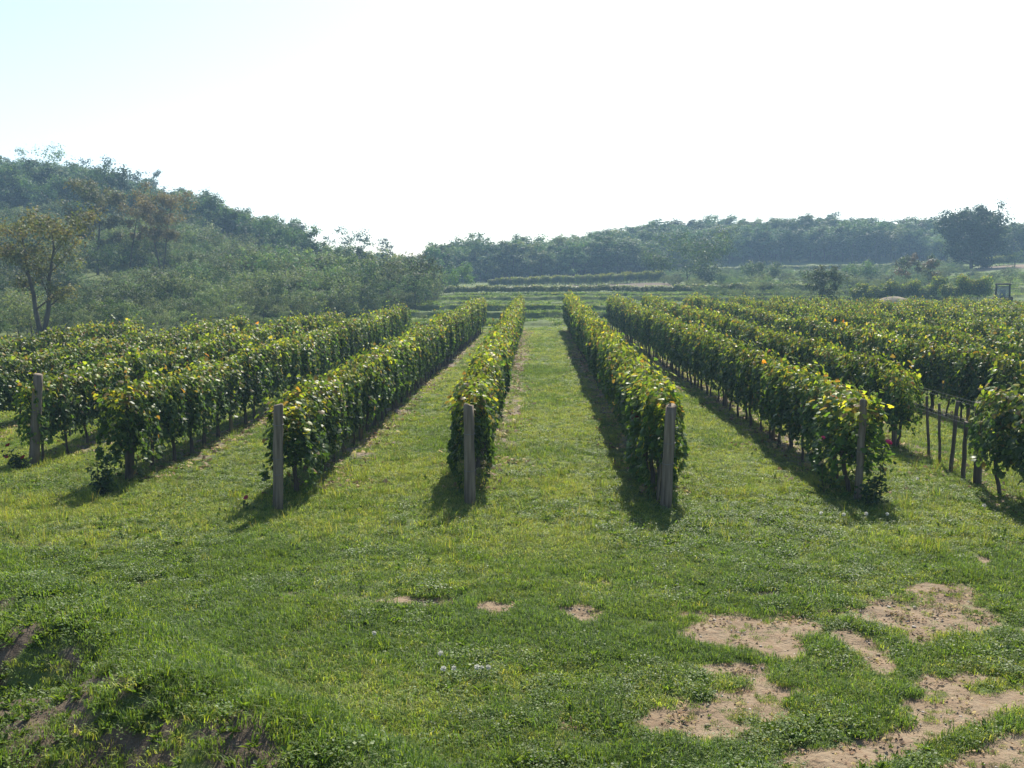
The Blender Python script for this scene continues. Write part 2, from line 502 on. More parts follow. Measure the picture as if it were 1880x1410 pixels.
# ------------------------------------------------------------------ haze
hm, nt = new_mat('haze')
pv = N(nt, 'ShaderNodeVolumePrincipled')
pv.inputs['Color'].default_value = (.46, .72, 1.0, 1)
pv.inputs['Density'].default_value = 0.00075
pv.inputs['Anisotropy'].default_value = 0.2
o = N(nt, 'ShaderNodeOutputMaterial'); nt.links.new(pv.outputs[0], o.inputs['Volume'])
hb = MB(); hb.box((0, 360, 23), (660, 480, 28))
haze = tag(obj('haze', hb.mesh('haze', hm)), kind='stuff')

# ------------------------------------------------------------------ grapevines
PAL = dict(dark=(.054, .098, .028), mid=(.082, .138, .034), light=(.13, .178, .038), yg=(.215, .26, .042), yel=(.35, .33, .055), org=(.27, .16, .045), brn=(.20, .145, .06), red=(.26, .035, .03))
PK = list(PAL)

def pick(pr, n):
    pr = np.array(pr, float); pr /= pr.sum()
    k = rng.choice(len(PK), n, p=pr)
    c = np.array([PAL[q] for q in PK])[k]
    return c * rng.uniform(.75, 1.3, (n, 1)) * rng.uniform(.92, 1.08, (n, 3))

def vine_foliage(seed, autumn=0.0, low=False, L=1.0):
    """one vine's leaves: shoots rise from the cordon, arch over and hang outward"""
    global rng
    rng = np.random.default_rng(seed)
    P = []; Nn = []; T = []; S = []; Z = []
    zlo = .10 if low else .42
    nshoot = 26
    for i in range(nshoot):
        y0 = (i + rng.random()) / nshoot * (L + .08) - (L + .08) / 2
        side = 1 if rng.random() < .5 else -1
        top = rng.uniform(1.6, 1.86) + (rng.uniform(.08, .25) if rng.random() < .05 else 0)
        lean = rng.uniform(.03, .19) * side
        yl = rng.normal(0, .10)
        nl = 38
        tt = np.linspace(0, 1, nl)
        z = .62 + (top - .62) * tt
        x = lean * np.sin(tt * 1.7) * 1.0 + rng.normal(0, .035, nl)
        y = y0 + yl * tt + rng.normal(0, .03, nl)
        if rng.random() < .45:           # tip arches outward and droops
            dr = np.clip(tt - .72, 0, 1) / .28
            x = x + side * dr * rng.uniform(.03, .16); z = z - dr ** 2 * rng.uniform(.05, .28)
        az = rng.uniform(0, 2 * math.pi, nl)
        off = np.stack([np.cos(az), np.sin(az), rng.normal(0, .5, nl)], 1) * rng.uniform(.05, .12, (nl, 1))
        p = np.stack([x, y, z], 1) + off
        P.append(p)
        outward = np.stack([np.sign(p[:, 0]) * .9 + off[:, 0] * 4, off[:, 1] * 4, np.full(nl, .35) + tt * .6], 1) + rng.normal(0, .55, (nl, 3))
        Nn.append(outward); Z.append(tt)
        T.append(np.stack([np.sign(p[:, 0]) * .35, rng.normal(0, .9, nl), rng.normal(-.7, .5, nl)], 1))
        S.append(rng.uniform(.046, .10, nl))
    # shell leaves hanging on both faces, down below the cordon
    m = 760
    z = zlo + (1.72 - zlo) * rng.random(m) ** .9
    y = (rng.random(m) - .5) * (L + .12)
    sd_ = np.where(rng.random(m) < .5, 1, -1)
    wz = .11 + .15 * np.sin(np.clip((z - zlo + .1) / (1.85 - zlo), 0, 1) * math.pi) ** .7
    lump = vnoise(y * 3.1 + seed, z * 2.6 + seed * 3, seed)
    keep = (vnoise(y * 3.7 + 9 + seed, z * 3.4, seed + 2) > .16) & ((z > zlo + .25) | (rng.random(m) < .6))
    x = sd_ * wz * (.7 + .65 * lump)
    p = np.stack([x, y, z], 1)[keep]; k = len(p); s2 = sd_[keep]
    P.append(p); Nn.append(np.stack([s2 * 1.0, rng.normal(0, .35, k), rng.uniform(.0, .8, k)], 1) + rng.normal(0, .4, (k, 3)))
    T.append(np.stack([s2 * .25, rng.normal(0, .8, k), rng.normal(-.9, .4, k)], 1)); S.append(rng.uniform(.055, .112, k)); Z.append((z[keep] - .62) / 1.25)
    P = np.concatenate(P); Nn = np.concatenate(Nn); T = np.concatenate(T); S = np.concatenate(S); Z = np.concatenate(Z)
    n = len(P)
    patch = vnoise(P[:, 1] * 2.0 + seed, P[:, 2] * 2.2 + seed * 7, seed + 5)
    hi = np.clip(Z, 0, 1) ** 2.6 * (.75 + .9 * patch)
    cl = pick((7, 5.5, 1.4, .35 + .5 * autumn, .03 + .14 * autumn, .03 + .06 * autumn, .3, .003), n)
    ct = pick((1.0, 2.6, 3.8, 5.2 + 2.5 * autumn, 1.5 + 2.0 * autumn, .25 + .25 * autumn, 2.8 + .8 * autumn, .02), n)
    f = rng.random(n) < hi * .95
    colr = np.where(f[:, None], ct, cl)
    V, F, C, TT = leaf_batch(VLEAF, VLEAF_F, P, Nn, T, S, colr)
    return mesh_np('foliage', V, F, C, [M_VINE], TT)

def vine_trunk(seed):
    r = random.Random(seed); random.seed(seed)
    b = MB()
    lx, ly = r.uniform(-.06, .06), r.uniform(-.12, .12)
    pts = [(r.uniform(-.02, .02) + lx * t, ly * t + r.uniform(-.025, .025), -.06 + t * .74) for t in np.linspace(0, 1, 7)]
    b.tube(pts, np.array([.042, .034, .030, .028, .030, .032, .036]) * r.uniform(.85, 1.2), 7, jit=.35)
    top = pts[-1]
    for sgn in (1, -1):
        q = [(top[0] + r.uniform(-.015, .015), top[1] + sgn * d, top[2] + .03 * math.sin(d * 6)) for d in np.linspace(0, .46, 5)]
        b.tube(q, [.03, .025, .022, .02, .014], 6, jit=.3)
    return b.mesh('trunk', M_BARK, True)

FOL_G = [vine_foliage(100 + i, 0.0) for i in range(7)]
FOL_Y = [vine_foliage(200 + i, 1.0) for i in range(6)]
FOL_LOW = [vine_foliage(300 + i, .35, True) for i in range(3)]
TRUNK = [vine_trunk(400 + i) for i in range(6)]
rng = np.random.default_rng(11)

lb = MB(); V, F, C, T = leaf_batch(VLEAF, VLEAF_F, np.zeros((1, 3)), np.array([[0, 0, 1.]]), np.array([[0, 1., 0]]), np.array([1.]), np.array([[.50, .40, .05]]))
lb.add_np(V, F, C, T); LEAF_Y = lb.mesh('leaf', M_VINE)
LEAF_M = []
for c in ((.50, .40, .05), (.24, .27, .04), (.40, .16, .03), (.10, .012, .016), (.10, .16, .03)):
    b = MB(); b.add_np(V, F, C, np.tile(np.array([c]), (len(V), 1))); LEAF_M.append(b.mesh('leaf', M_VINE))

def hscale(y):
    return 1.0 + .42 * float(np.clip((y - 18) / 50, 0, 1)) * .85

rowrng = random.Random(5)

def vine_row(label, x, y0, y1, autumn, group, gap=None, low_until=None, hs=1.0, leaves=0, posts=True, wires=True, xslope=0.0, sp=.95):
    row = thing('vine_row', label, 'vine row', (x, y0, hz(x, y0)), 0, group)
    z0 = row.location.z
    y = y0; i = 0; vines = []
    while y < y1:
        if not (gap and gap[0] < y < gap[1]):
            lowv = low_until and y < low_until
            pool = FOL_LOW if lowv else (FOL_Y if rowrng.random() < autumn else FOL_G)
            xx = x + xslope * (y - y0) + rowrng.uniform(-.04, .04)
            zz = hz(xx, y)
            s = hs * hscale(y) * rowrng.uniform(.94, 1.05)
            rot = rowrng.choice((0, math.pi)) + rowrng.uniform(-.08, .08)
            v = obj('grapevine', rowrng.choice(TRUNK), row, (xx - x, y - y0, zz - z0), (0, 0, rot), (rowrng.uniform(.78, 1.22) * ((1.1 if abs(x) < 1.5 else 1.35) if lowv else 1), rowrng.uniform(1.0, 1.12), s))
            fo = obj('foliage', rowrng.choice(pool), v, (0, rowrng.uniform(-.08, .08), 0)); fo['kind'] = 'stuff'
            vines.append(v)
        y += sp * rowrng.uniform(.94, 1.06); i += 1
    if posts:
        yy = y0 + 5.5
        while yy < min(y1, 62):
            if not (gap and gap[0] - .5 < yy < gap[1] + .5):
                b = MB(); random.seed(int(yy * 10))
                h = 1.55 * hscale(yy)
                b.tube([(0, 0, -.2), (.01, 0, h * .5), (rowrng.uniform(-.03, .03), rowrng.uniform(-.03, .03), h)], [.045, .042, .038], 8, jit=.1)
                obj('post', b.mesh('post', M_POST, True), row, (rowrng.uniform(-.05, .05) + xslope * (yy - y0), yy - y0, hz(x, yy) - z0))
            yy += 5.6
    if wires:
        ye = min(y1, y0 + 30)
        for hh in (1.0, 1.07, 1.36, 1.42):
            b = MB()
            pts = [(xslope * (q - y0), q - y0, hz(x, q) - z0 + hh * hscale(q)) for q in np.linspace(y0 - .35, ye, 14)]
            b.tube(pts, .0021, 4, tint=(1, 1, 1))
            obj('wire', b.mesh('wire', M_WIRE), row)
    # single leaves that stand clear of the hedge
    nv = [v for v in vines if v.location.y < 16]
    for k in range(leaves):
        if not nv: break
        v = rowrng.choice(nv)
        sx = rowrng.choice((-1, 1))
        zt = rowrng.uniform(.9, 1.95)
        e = Euler((rowrng.uniform(.3, 1.5), rowrng.uniform(-.7, .7), rowrng.uniform(0, 6.28)))
        sz = rowrng.uniform(.085, .125)
        obj('leaf', rowrng.choice([LEAF_M[0], LEAF_M[1], LEAF_M[1], LEAF_M[1], LEAF_M[2], LEAF_M[4], LEAF_M[4]]), v, (sx * rowrng.uniform(.16, .28) * (1 if zt < 1.6 else .7), rowrng.uniform(-.5, .5), zt), e, (sz, sz, sz))
    return row, vines

G = 'long vine rows of the vineyard'
rows = {}
def YE(x): return 70.0
rows['A'] = vine_row('narrow yellowing vine row along the left edge of the central grass lane', -1.12, 16.5, 71, .75, G, low_until=17.0, leaves=30, xslope=-.003)
rows['R1'] = vine_row('yellow topped vine row along the right edge of the central grass lane', 2.0, 16.0, 71, .7, G, low_until=18.0, leaves=30, hs=1.04, xslope=.002)
rows['B'] = vine_row('green vine row starting behind the round topped wooden post left of the lane', -3.95, 16.1, 67, .45, G, low_until=17.0, leaves=26, hs=.97, xslope=.004)
rows['C'] = vine_row('dark bushy vine row starting behind the leafy rose shrub', -7.1, 17.0, 54, .22, G, low_until=18.0, leaves=26, hs=.98)
rows['D'] = vine_row('vine row with orange tinted tops behind the leaning grey post and red roses', -9.65, 19.0, 48, .35, G, leaves=26, hs=.97)
rows['E'] = vine_row('second vine row from the brown tree at the left side', -12.7, 21.0, 43, .3, G, leaves=10, hs=.93)
rows['F'] = vine_row('outermost left vine row, below the brown leaved tree', -15.7, 26.0, 39, .35, G, hs=.98)
rows['R2'] = vine_row('vine row ending in red tinged leaves and a pink rose beside a leaning stake', 5.18, 16.4, 71, .3, G, low_until=18.2, leaves=30, hs=1.0)
rows['R3'] = vine_row('vine row with a gap of bare stakes and wires', 7.53, 14.3, 71, .3, G, gap=(16.95, 20.2), leaves=26, hs=1.0)
rows['R4'] = vine_row('dark vine row seen through the gap of bare stakes', 10.5, 19.0, 71, .2, G, leaves=20)
LR = ['first vine row behind the one seen through the gap of stakes', 'second vine row behind the one seen through the gap of stakes', 'third vine row behind the one seen through the gap of stakes', 'fourth vine row behind the one seen through the gap of stakes', 'third vine row from the tractor counting toward the lane', 'second vine row from the tractor counting toward the lane', 'vine row nearest the tractor, running past the sand heap']
for i, (x, y0) in enumerate(((13.5, 24.5), (16.5, 30.5), (19.4, 36.5), (22.4, 42.5), (25.4, 48.5), (28.4, 54.5), (31.4, 60.5))):
    rows['R%d' % (5 + i)] = vine_row(LR[i], x, y0, 71, .25, G, wires=False, posts=False, hs=.98 - .01 * i)

# far terrace rows running across the view
def cross_row(label, P0, P1, group, hs=.9, sp=1.0, autumn=.1, wide=1.0, low=False):
    P0 = np.array(P0, float); P1 = np.array(P1, float)
    L = np.hypot(*(P1 - P0)); ang = math.atan2(P1[1] - P0[1], P1[0] - P0[0])
    row = thing('vine_row', label, 'vine row', (P0[0], P0[1], hz(*P0)), 0, group)
    n = max(1, int(L / sp))
    for i in range(n):
        p = P0 + (P1 - P0) * ((i + .5) / n)
        pool = FOL_LOW if low else (FOL_Y if rowrng.random() < autumn else FOL_G)
        v = obj('grapevine', rowrng.choice(TRUNK), row, (p[0] - P0[0], p[1] - P0[1], hz(*p) - row.location.z), (0, 0, ang - math.pi / 2 + rowrng.choice((0, math.pi)) + rowrng.uniform(-.1, .1)),
                (rowrng.uniform(.9, 1.15) * wide, sp * 1.08, hs * (rowrng.uniform(.88, 1.12) if hs < 1.1 else rowrng.uniform(.62, 1.15))))
        fo = obj('foliage', rowrng.choice(pool), v); fo['kind'] = 'stuff'
    return row

TG = 'vine rows on the terraces beyond the lane'
cross_row('dark level vine row along the top terrace beyond the lane', (at_y(790, 545, 124)[0], 124), (at_y(1500, 545, 124)[0], 124), TG, .58, 1.15, .1, 1.3)
cross_row('upper vine row on the far right terrace under the wood', (at_y(1290, 495, 206)[0], 206), (at_y(1730, 495, 206)[0], 206), TG, .62, 1.5, .1, 1.6)
cross_row('low vine row on the brown slope at the right edge', (at_y(1772, 505, 190)[0], 184), (at_y(1862, 488, 190)[0], 190), TG, 1.0, 1.3, .3, 1.3)
cross_row('tall dark vine row running behind the sand heap', (at_y(1565, 545, 104)[0], 104), (at_y(1722, 520, 116)[0], 114), TG, 1.2, 1.0, .1, 1.4)
cross_row('tall dark vine row ending beside the tractor', (at_y(1728, 545, 104)[0], 104), (at_y(1818, 520, 106)[0], 106), TG, 1.4, 1.0, .1, 1.4)
YG = 'young vine rows on the brown terrace'
xa = at_y(900, 520, 162)[0]; xb = at_y(1192, 510, 162)[0]
for i in range(14):
    t = i / 13
    x = xa + (xb - xa) * t; y = 158 + 2 * t
    cross_row('short pale row of vines seen end on, on the brown terrace', (x, y), (x + 2.6, y + 3.2), YG, .72 + .28 * t, .8, .4, 1.1, True)

# ------------------------------------------------------------------ posts and stakes
def post(name, label, cat, base_px, top_px, wpx, mat, group, Yt=None, cap=True, loops=()):
    bx, by = at_z(*base_px); bz = hz(bx, by)
    bx, by = at_z(base_px[0], base_px[1], bz)
    tx, tz = at_y(top_px[0], top_px[1], by if Yt is None else Yt)
    ty = by if Yt is None else Yt
    r = wpx / 2 / FPX * math.hypot(bx, by) * .93
    t = thing(name, label, cat, (bx, by, bz), 0, group)
    random.seed(int(base_px[0]))
    b = MB()
    top = np.array([tx - bx, ty - by, tz - bz]); n = 9
    pts = [(top * k / (n - 1) + np.array([random.uniform(-.006, .006), random.uniform(-.006, .006), 0])) for k in range(n)]
    pts[0] = pts[0] - top * .12
    rad = [r * (1.06 - .10 * k / (n - 1)) * random.uniform(.97, 1.03) for k in range(n)]
    pts.append(top * 1.008); rad.append(r * .80)
    b.tube(pts, rad, 14, jit=.06)
    obj('shaft', b.mesh('shaft', mat, True), t)
    for f in loops:
        c = top * f; b = MB()
        q = [(c[0] + (r * 1.04 + .004) * math.cos(a), c[1] + (r * 1.04 + .004) * math.sin(a), c[2] + .01 * math.sin(a)) for a in np.linspace(0, 2 * math.pi, 15)]
        b.tube(q, .004, 5, False); obj('wire_loop', b.mesh('wire_loop', M_WIRE), t)
    return t

PG = 'wooden end posts of the vine rows'
post('trellis_post', 'grey weathered post at the near end of the narrow row beside the lane', 'post', (863, 926), (861, 744), 21, M_POST, PG, loops=(.35, .72))
post('trellis_post', 'straight grey post with a flat round top in front of a green row', 'post', (510, 936), (511, 744), 19, M_POST, PG, loops=(.5, .82, .35))
post('trellis_post', 'thick leaning post wrapped in two wires at the end of the yellow topped row', 'post', (1222, 934), (1232, 746), 22, M_POST, PG, loops=(.45, .65))
post('trellis_post', 'slightly leaning grey post beside red roses', 'post', (62, 853), (70, 688), 17, M_POST, PG, loops=(.6,))
post('trellis_post', 'brown post half hidden by dark vine leaves behind the rose shrub', 'post', (238, 882), (240, 742), 16, M_POSTD, PG)
post('trellis_post', 'leaning post among reddish leaves above the pink rose', 'post', (1574, 920), (1586, 735), 14, M_POST, PG, loops=(.5,))
post('trellis_post', 'brown post at the right side of the gap, under yellow leaves', 'post', (1794, 892), (1797, 740), 14, M_POSTD, PG)
post('trellis_post', 'grey post among vine trunks left of the gap', 'post', (1641, 818), (1645, 700), 9, M_POST, PG)
SG = 'bare stakes in the gap of the vine row'
post('stake', 'thick bare stake leaning right in the gap, nearest the brown post', 'stake', (1768, 882), (1774, 775), 7.5, M_POSTD, SG)
post('stake', 'tallest bare stake in the gap, leaning right', 'stake', (1745, 868), (1758, 738), 7, M_POSTD, SG)
post('stake', 'upright thin bare stake in the middle of the gap', 'stake', (1725, 852), (1725, 742), 5, M_POSTD, SG)
post('stake', 'thin bare stake leaning left beside the vine leaves', 'stake', (1706, 842), (1701, 728), 5, M_POSTD, SG)
post('stake', 'short thin stake beside the thick leaning post', 'stake', (1207, 922), (1213, 850), 6, M_POST, None)

# ------------------------------------------------------------------ trees
def tree_data(seed, H, W, trunk_h, leaf_n, leaf_s, cols, trunk_r=.2, lean=(0, 0), limbs=7, sparse=.0, forks=1, upright=.6, squash=1.0, round_=False):
    r = random.Random(seed); random.seed(seed); g = np.random.default_rng(seed)
    tb = MB(); tips = []
    stems = []
    for k in range(forks):
        a = r.uniform(0, 6.28)
        sp = 0 if forks == 1 else W * .20; a = .3 if forks > 1 else a
        dx, dy = (math.cos(a + k * 6.28 / forks) * sp, math.sin(a + k * 6.28 / forks) * sp * .6)
        top = np.array([lean[0] + dx, lean[1] + dy, H * .86 * r.uniform(.92, 1)])
        pts = []
        for t in np.linspace(0, 1, 8):
            p = top * t
            p[0] = lean[0] * t + dx * t ** .8 + r.uniform(-.02, .02) * H * t; p[1] = lean[1] * t + dy * t ** .8 + r.uniform(-.02, .02) * H * t
            pts.append(p)
        pts[0] = np.array([0, 0, -.3])
        tb.tube(pts, [trunk_r * (1.15 - t) ** .8 / (1 if forks == 1 else 1.3) for t in np.linspace(0, 1, 8)], 7, jit=.15)
        stems.append(pts)
    for pts in stems:
        for k in range(limbs):
            t = trunk_h / H + (1 - trunk_h / H) * ((k + r.random()) / limbs) ** .9
            t = min(t, .97)
            fi = t * 7; i0 = min(int(fi), 6); base = pts[i0] + (pts[i0 + 1] - pts[i0]) * (fi - i0)
            if base[2] < trunk_h * .8: continue
            a = k * 2.4 + r.uniform(-.5, .5)
            rel = (base[2] - trunk_h) / max(H - trunk_h, .1)
            ln = W * .5 * (.45 + .75 * math.sin(min(max(rel, .05), 1) * 2.6 + .35)) * r.uniform(.7, 1.15) / (1 if forks == 1 else 1.35)
            if round_: ln = W * .5 * max(.22, math.sin(math.pi * (.16 + .80 * max(0, min(rel, 1))))) * r.uniform(.82, 1.04)
            d = np.array([math.cos(a), math.sin(a) * .95, upright * r.uniform(.6, 1.3)])
            q = [base + d * ln * s + np.array([0, 0, .15 * ln * s * s]) + np.array([r.uniform(-.05, .05) * ln for _ in range(3)]) for s in (0, .35, .7, 1)]
            tr = trunk_r * .42 * (1.1 - t)
            tb.tube(q, [tr, tr * .75, tr * .5, tr * .2], 5, False)
            tips.append((q[3], ln)); tips.append((q[2], ln))
            for _ in range(3):
                a2 = r.uniform(0, 6.28)
                b0 = q[1] + (q[3] - q[1]) * r.uniform(.1, .9)
                e = b0 + np.array([math.cos(a2), math.sin(a2), r.uniform(-.1, .9)]) * ln * r.uniform(.3, .55)
                tb.tube([b0, (b0 + e) / 2 + np.array([0, 0, .04 * ln]), e], [tr * .4, tr * .28, tr * .12], 4, False)
                tips.append((e, ln))
        tips.append((pts[-1], W * .35))
    P = []; Nn = []; C = []
    cen = np.array([lean[0] * .6, lean[1] * .6, trunk_h + (H - trunk_h) * .45])
    per = max(4, leaf_n // len(tips))
    for (p, ln) in tips:
        if r.random() < sparse: continue
        sg = max(.14 * ln, W * .05) * r.uniform(.7, 1.3)
        n = int(per * r.uniform(.5, 1.5))
        q = g.normal(0, 1, (n, 3)) * np.array([sg, sg, sg * .75 * squash]) + p
        q[:, 2] = np.maximum(q[:, 2], .1)
        P.append(q)
        Nn.append((q - p) / sg * .8 + np.array([0, 0, .6]) + g.normal(0, .45, (n, 3)))
        c = np.array(cols[r.randrange(len(cols))])
        C.append(c * g.uniform(.7, 1.35, (n, 1)) * g.uniform(.92, 1.08, (n, 3)))
    P = np.concatenate(P); Nn = np.concatenate(Nn); C = np.concatenate(C)
    n = len(P)
    tip = g.normal(0, 1, (n, 3)); tip[:, 2] -= .4
    V, F, CC, TT = leaf_batch(QLEAF, QLEAF_F, P, Nn, tip, g.uniform(.7, 1.35, n) * leaf_s, C)
    return tb, (V, F, CC, TT)

def tree(name, label, cat, base, H, W, trunk_h, leaf_n, leaf_s, cols, seed, group=None, bark=None, **kw):
    tb, cr = tree_data(seed, H, W, trunk_h, leaf_n, leaf_s, cols, **kw)
    t = thing(name, label, cat, base, 0, group)
    obj('trunk', tb.mesh('trunk', bark or M_TBARK, True), t)
    o = obj('crown', mesh_np('crown', cr[0], cr[1], cr[2], [M_TREE], cr[3]), t); o['kind'] = 'stuff'
    return t

def tree_px(name, label, cat, px, base_py, top_py, wpx, Y, trunk_frac, leaf_n, leaf_s, cols, seed, group=None, **kw):
    """place by bearing; stands on the terrain there, height from the distance"""
    x, zt = at_y(px, top_py, Y)
    z = hz(x, Y)
    H = zt - z
    if H < .5: H = .5
    W = wpx / FPX * Y
    return tree(name, label, cat, (x, Y, z), H, W, H * trunk_frac, leaf_n, leaf_s, cols, seed, group, **kw)

OLIVE = [(.105, .108, .044), (.12, .11, .046), (.085, .092, .038), (.135, .108, .046)]
RUST = [(.165, .122, .062), (.14, .11, .056), (.13, .11, .052), (.18, .128, .064)]
GRN = [(.055, .10, .036), (.07, .12, .042), (.085, .135, .048), (.045, .08, .034)]
GRNB = [(.075, .12, .048), (.095, .14, .056), (.11, .15, .056), (.06, .10, .044)]
DKG = [(.022, .042, .02), (.028, .052, .022), (.034, .06, .024)]

tree_px('broadleaf_tree', 'large open olive brown tree with forked dark trunks at the left edge', 'tree', 68, 605, 388, 146, 58, .28, 6000, .16, OLIVE, 21, forks=2, trunk_r=.19, limbs=9, upright=.75)
tree_px('slender_tree', 'tall slender olive tree with a thin leaning trunk on the left slope', 'tree', 172, 505, 328, 84, 108, .30, 8000, .25, [(.15, .155, .06), (.12, .135, .052), (.16, .145, .058)], 22, trunk_r=.14, lean=(.5, 0), limbs=10, upright=.5)
tree_px('rust_tree', 'rust coloured round tree on two slim trunks on the left slope', 'tree', 292, 500, 360, 98, 108, .42, 8500, .20, RUST, 23, forks=2, trunk_r=.12, limbs=8)
tree_px('slender_tree', 'small leaning thin tree between the slender olive tree and the rust tree', 'tree', 232, 505, 372, 46, 109, .40, 1800, .18, RUST[1:] + OLIVE, 24, trunk_r=.10, lean=(1.1, 0), limbs=6)
tree_px('dark_oak', 'large dark round tree standing above the wood at the right', 'tree', 1788, 530, 388, 112, 176, .03, 16000, .40, DKG, 25, trunk_r=.3, limbs=30, upright=.35, round_=True)
tree_px('round_bush', 'dark round bush at the far end of the right vine rows', 'bush', 1513, 545, 488, 64, 100, .0, 5200, .18, [(.07, .10, .04), (.09, .105, .045), (.055, .08, .033)], 26, trunk_r=.06, limbs=14, upright=.4, round_=True)
tree_px('round_bush', 'brown tinted bush behind the tall dark vine row', 'bush', 1685, 530, 487, 66, 135, .02, 3600, .24, [(.06, .065, .03), (.10, .065, .035), (.05, .07, .03)], 27, trunk_r=.08, limbs=7)
tree_px('small_tree', 'small young tree with a bare stem on the brown slope at the right edge', 'tree', 1864, 520, 470, 34, 168, .4, 700, .22, GRNB, 28, trunk_r=.08, limbs=7)
tree_px('round_bush', 'bright leafy shrub left of the brown terrace', 'bush', 838, 545, 515, 66, 133, .02, 2400, .24, [(.10, .17, .04), (.085, .15, .035)], 29, trunk_r=.06, limbs=7)
tree_px('round_bush', 'dense green bush at the right end of the brown terrace', 'bush', 1262, 530, 484, 125, 150, .02, 6500, .30, GRNB, 30, trunk_r=.1, limbs=9)
tree_px('round_bush', 'low grey green bush on the terrace bank below the upper vine row', 'bush', 1400, 530, 505, 60, 150, .02, 2200, .26, GRNB, 31, trunk_r=.08, limbs=6)
tree_px('round_bush', 'low bush beside the brown tinted bush on the bank', 'bush', 1580, 530, 503, 56, 150, .02, 2200, .26, GRNB, 32, trunk_r=.08, limbs=6)
SK = [(628, 432, 66, 'leftmost wispy tree on the saddle skyline'), (662, 430, 44, 'middle wispy tree on the saddle skyline, tallest of three'), (703, 442, 50, 'lone wispy tree standing lower on the saddle skyline')]
for i, (px, ty, wp, lb_) in enumerate(SK):
    tree_px('skyline_tree', lb_, 'tree', px, 480, ty, wp, 205, .45, 650, .38, DKG, 40 + i, 'wispy trees on the saddle', trunk_r=.12, limbs=7, sparse=.15, upright=.8, squash=.7)
HS = [(70, 284, 60, 'broad light green tree highest on the left hill'), (172, 298, 44, 'dark narrow tree on the left hill skyline beside the broad one'), (232, 314, 40, 'short dark tree midway down the left skyline'), (268, 316, 36, 'dark two tiered tree at the step of the left skyline'), (315, 350, 30, 'small pointed tree just below the step of the left skyline')]
for i, (px, ty, wp, lb_) in enumerate(HS):
    tree_px('skyline_tree', lb_, 'tree', px, 380, ty, wp * 1.25, 208, .25, 1500, .36, GRN if i == 0 else DKG, 50 + i, 'trees rising above the left hill skyline', trunk_r=.2, limbs=9)
tree_px('conifer', 'small dark pointed conifer beside the brown slope', 'tree', 1785, 528, 508, 16, 150, .05, 500, .18, DKG, 61, trunk_r=.06, limbs=12, upright=.15)

# ------------------------------------------------------------------ scattering (geometry nodes)
def scatter(name, protos, P, rot, scl, idx, label_kind='stuff'):
    c = bpy.data.collections.new(name + '_kinds')
    for i, me in enumerate(protos):
        o = bpy.data.objects.new('%s_kind_%s' % (name, chr(97 + i)), me); c.objects.link(o)
    me = bpy.data.meshes.new(name)
    me.vertices.add(len(P)); me.vertices.foreach_set('co', np.asarray(P, np.float32).ravel())
    a = me.attributes.new('turn', 'FLOAT_VECTOR', 'POINT'); a.data.foreach_set('vector', np.asarray(rot, np.float32).ravel())
    a = me.attributes.new('size', 'FLOAT_VECTOR', 'POINT'); a.data.foreach_set('vector', np.asarray(scl, np.float32).ravel())
    a = me.attributes.new('sort', 'INT', 'POINT'); a.data.foreach_set('value', np.asarray(idx, np.int32))
    o = obj(name, me)
    o['kind'] = 'stuff'
    ng = bpy.data.node_groups.new(name, 'GeometryNodeTree')
    ng.interface.new_socket('Geometry', in_out='INPUT', socket_type='NodeSocketGeometry')
    ng.interface.new_socket('Geometry', in_out='OUTPUT', socket_type='NodeSocketGeometry')
    gi = ng.nodes.new('NodeGroupInput'); go = ng.nodes.new('NodeGroupOutput')
    ip = ng.nodes.new('GeometryNodeInstanceOnPoints'); ci = ng.nodes.new('GeometryNodeCollectionInfo')
    ci.inputs['Collection'].default_value = c; ci.inputs['Separate Children'].default_value = True; ci.inputs['Reset Children'].default_value = True
    def na(nm, dt):
        n = ng.nodes.new('GeometryNodeInputNamedAttribute'); n.data_type = dt; n.inputs[0].default_value = nm
        return next(s for s in n.outputs if s.enabled and s.name == 'Attribute')
    L = ng.links.new
    L(gi.outputs[0], ip.inputs['Points']); L(ci.outputs[0], ip.inputs['Instance'])
    ip.inputs['Pick Instance'].default_value = True
    L(na('sort', 'INT'), ip.inputs['Instance Index'])
    er = ng.nodes.new('FunctionNodeEulerToRotation'); L(na('turn', 'FLOAT_VECTOR'), er.inputs[0]); L(er.outputs[0], ip.inputs['Rotation'])
    L(na('size', 'FLOAT_VECTOR'), ip.inputs['Scale'])
    L(ip.outputs[0], go.inputs[0])
    md = o.modifiers.new('scatter', 'NODES'); md.node_group = ng
    return o

def tree_mesh(seed, *args, **kw):
    tb, cr = tree_data(seed, *args, **kw)
    nf = len(tb.C)
    tb.add_np(cr[0], cr[1], cr[2], cr[3], 1)
    return tb.mesh('forest_tree', [M_TBARK, M_WOOD])

FOREST = [tree_mesh(500 + i, 8.0, 3.9 + (i % 3) * .7, 1.0, 2600, .36, (GRN, GRNB, GRN, [(.08, .11, .042), (.13, .145, .052), (.09, .125, .046)])[i % 4], trunk_r=.14, limbs=9, upright=.55) for i in range(8)]
SHRUB = [tree_mesh(600 + i, 3.0, 2.9, .05, 1500, .17, (GRNB, [(.11, .14, .06), (.13, .155, .07), (.09, .125, .056)], [(.14, .155, .075), (.11, .135, .068)])[i % 3], trunk_r=.05, limbs=9, upright=.9) for i in range(6)]
rng = np.random.default_rng(23)

def jgrid(x0, x1, y0, y1, s):
    X, Y = np.meshgrid(np.arange(x0, x1, s), np.arange(y0, y1, s))
    X = X + rng.uniform(-.45, .45, X.shape) * s; Y = Y + rng.uniform(-.45, .45, Y.shape) * s
    return X.ravel(), Y.ravel()

def interp(px, pts):
    pts = np.array(pts); return np.interp(px, [ux(p) for p in pts[:, 0]], pts[:, 1])

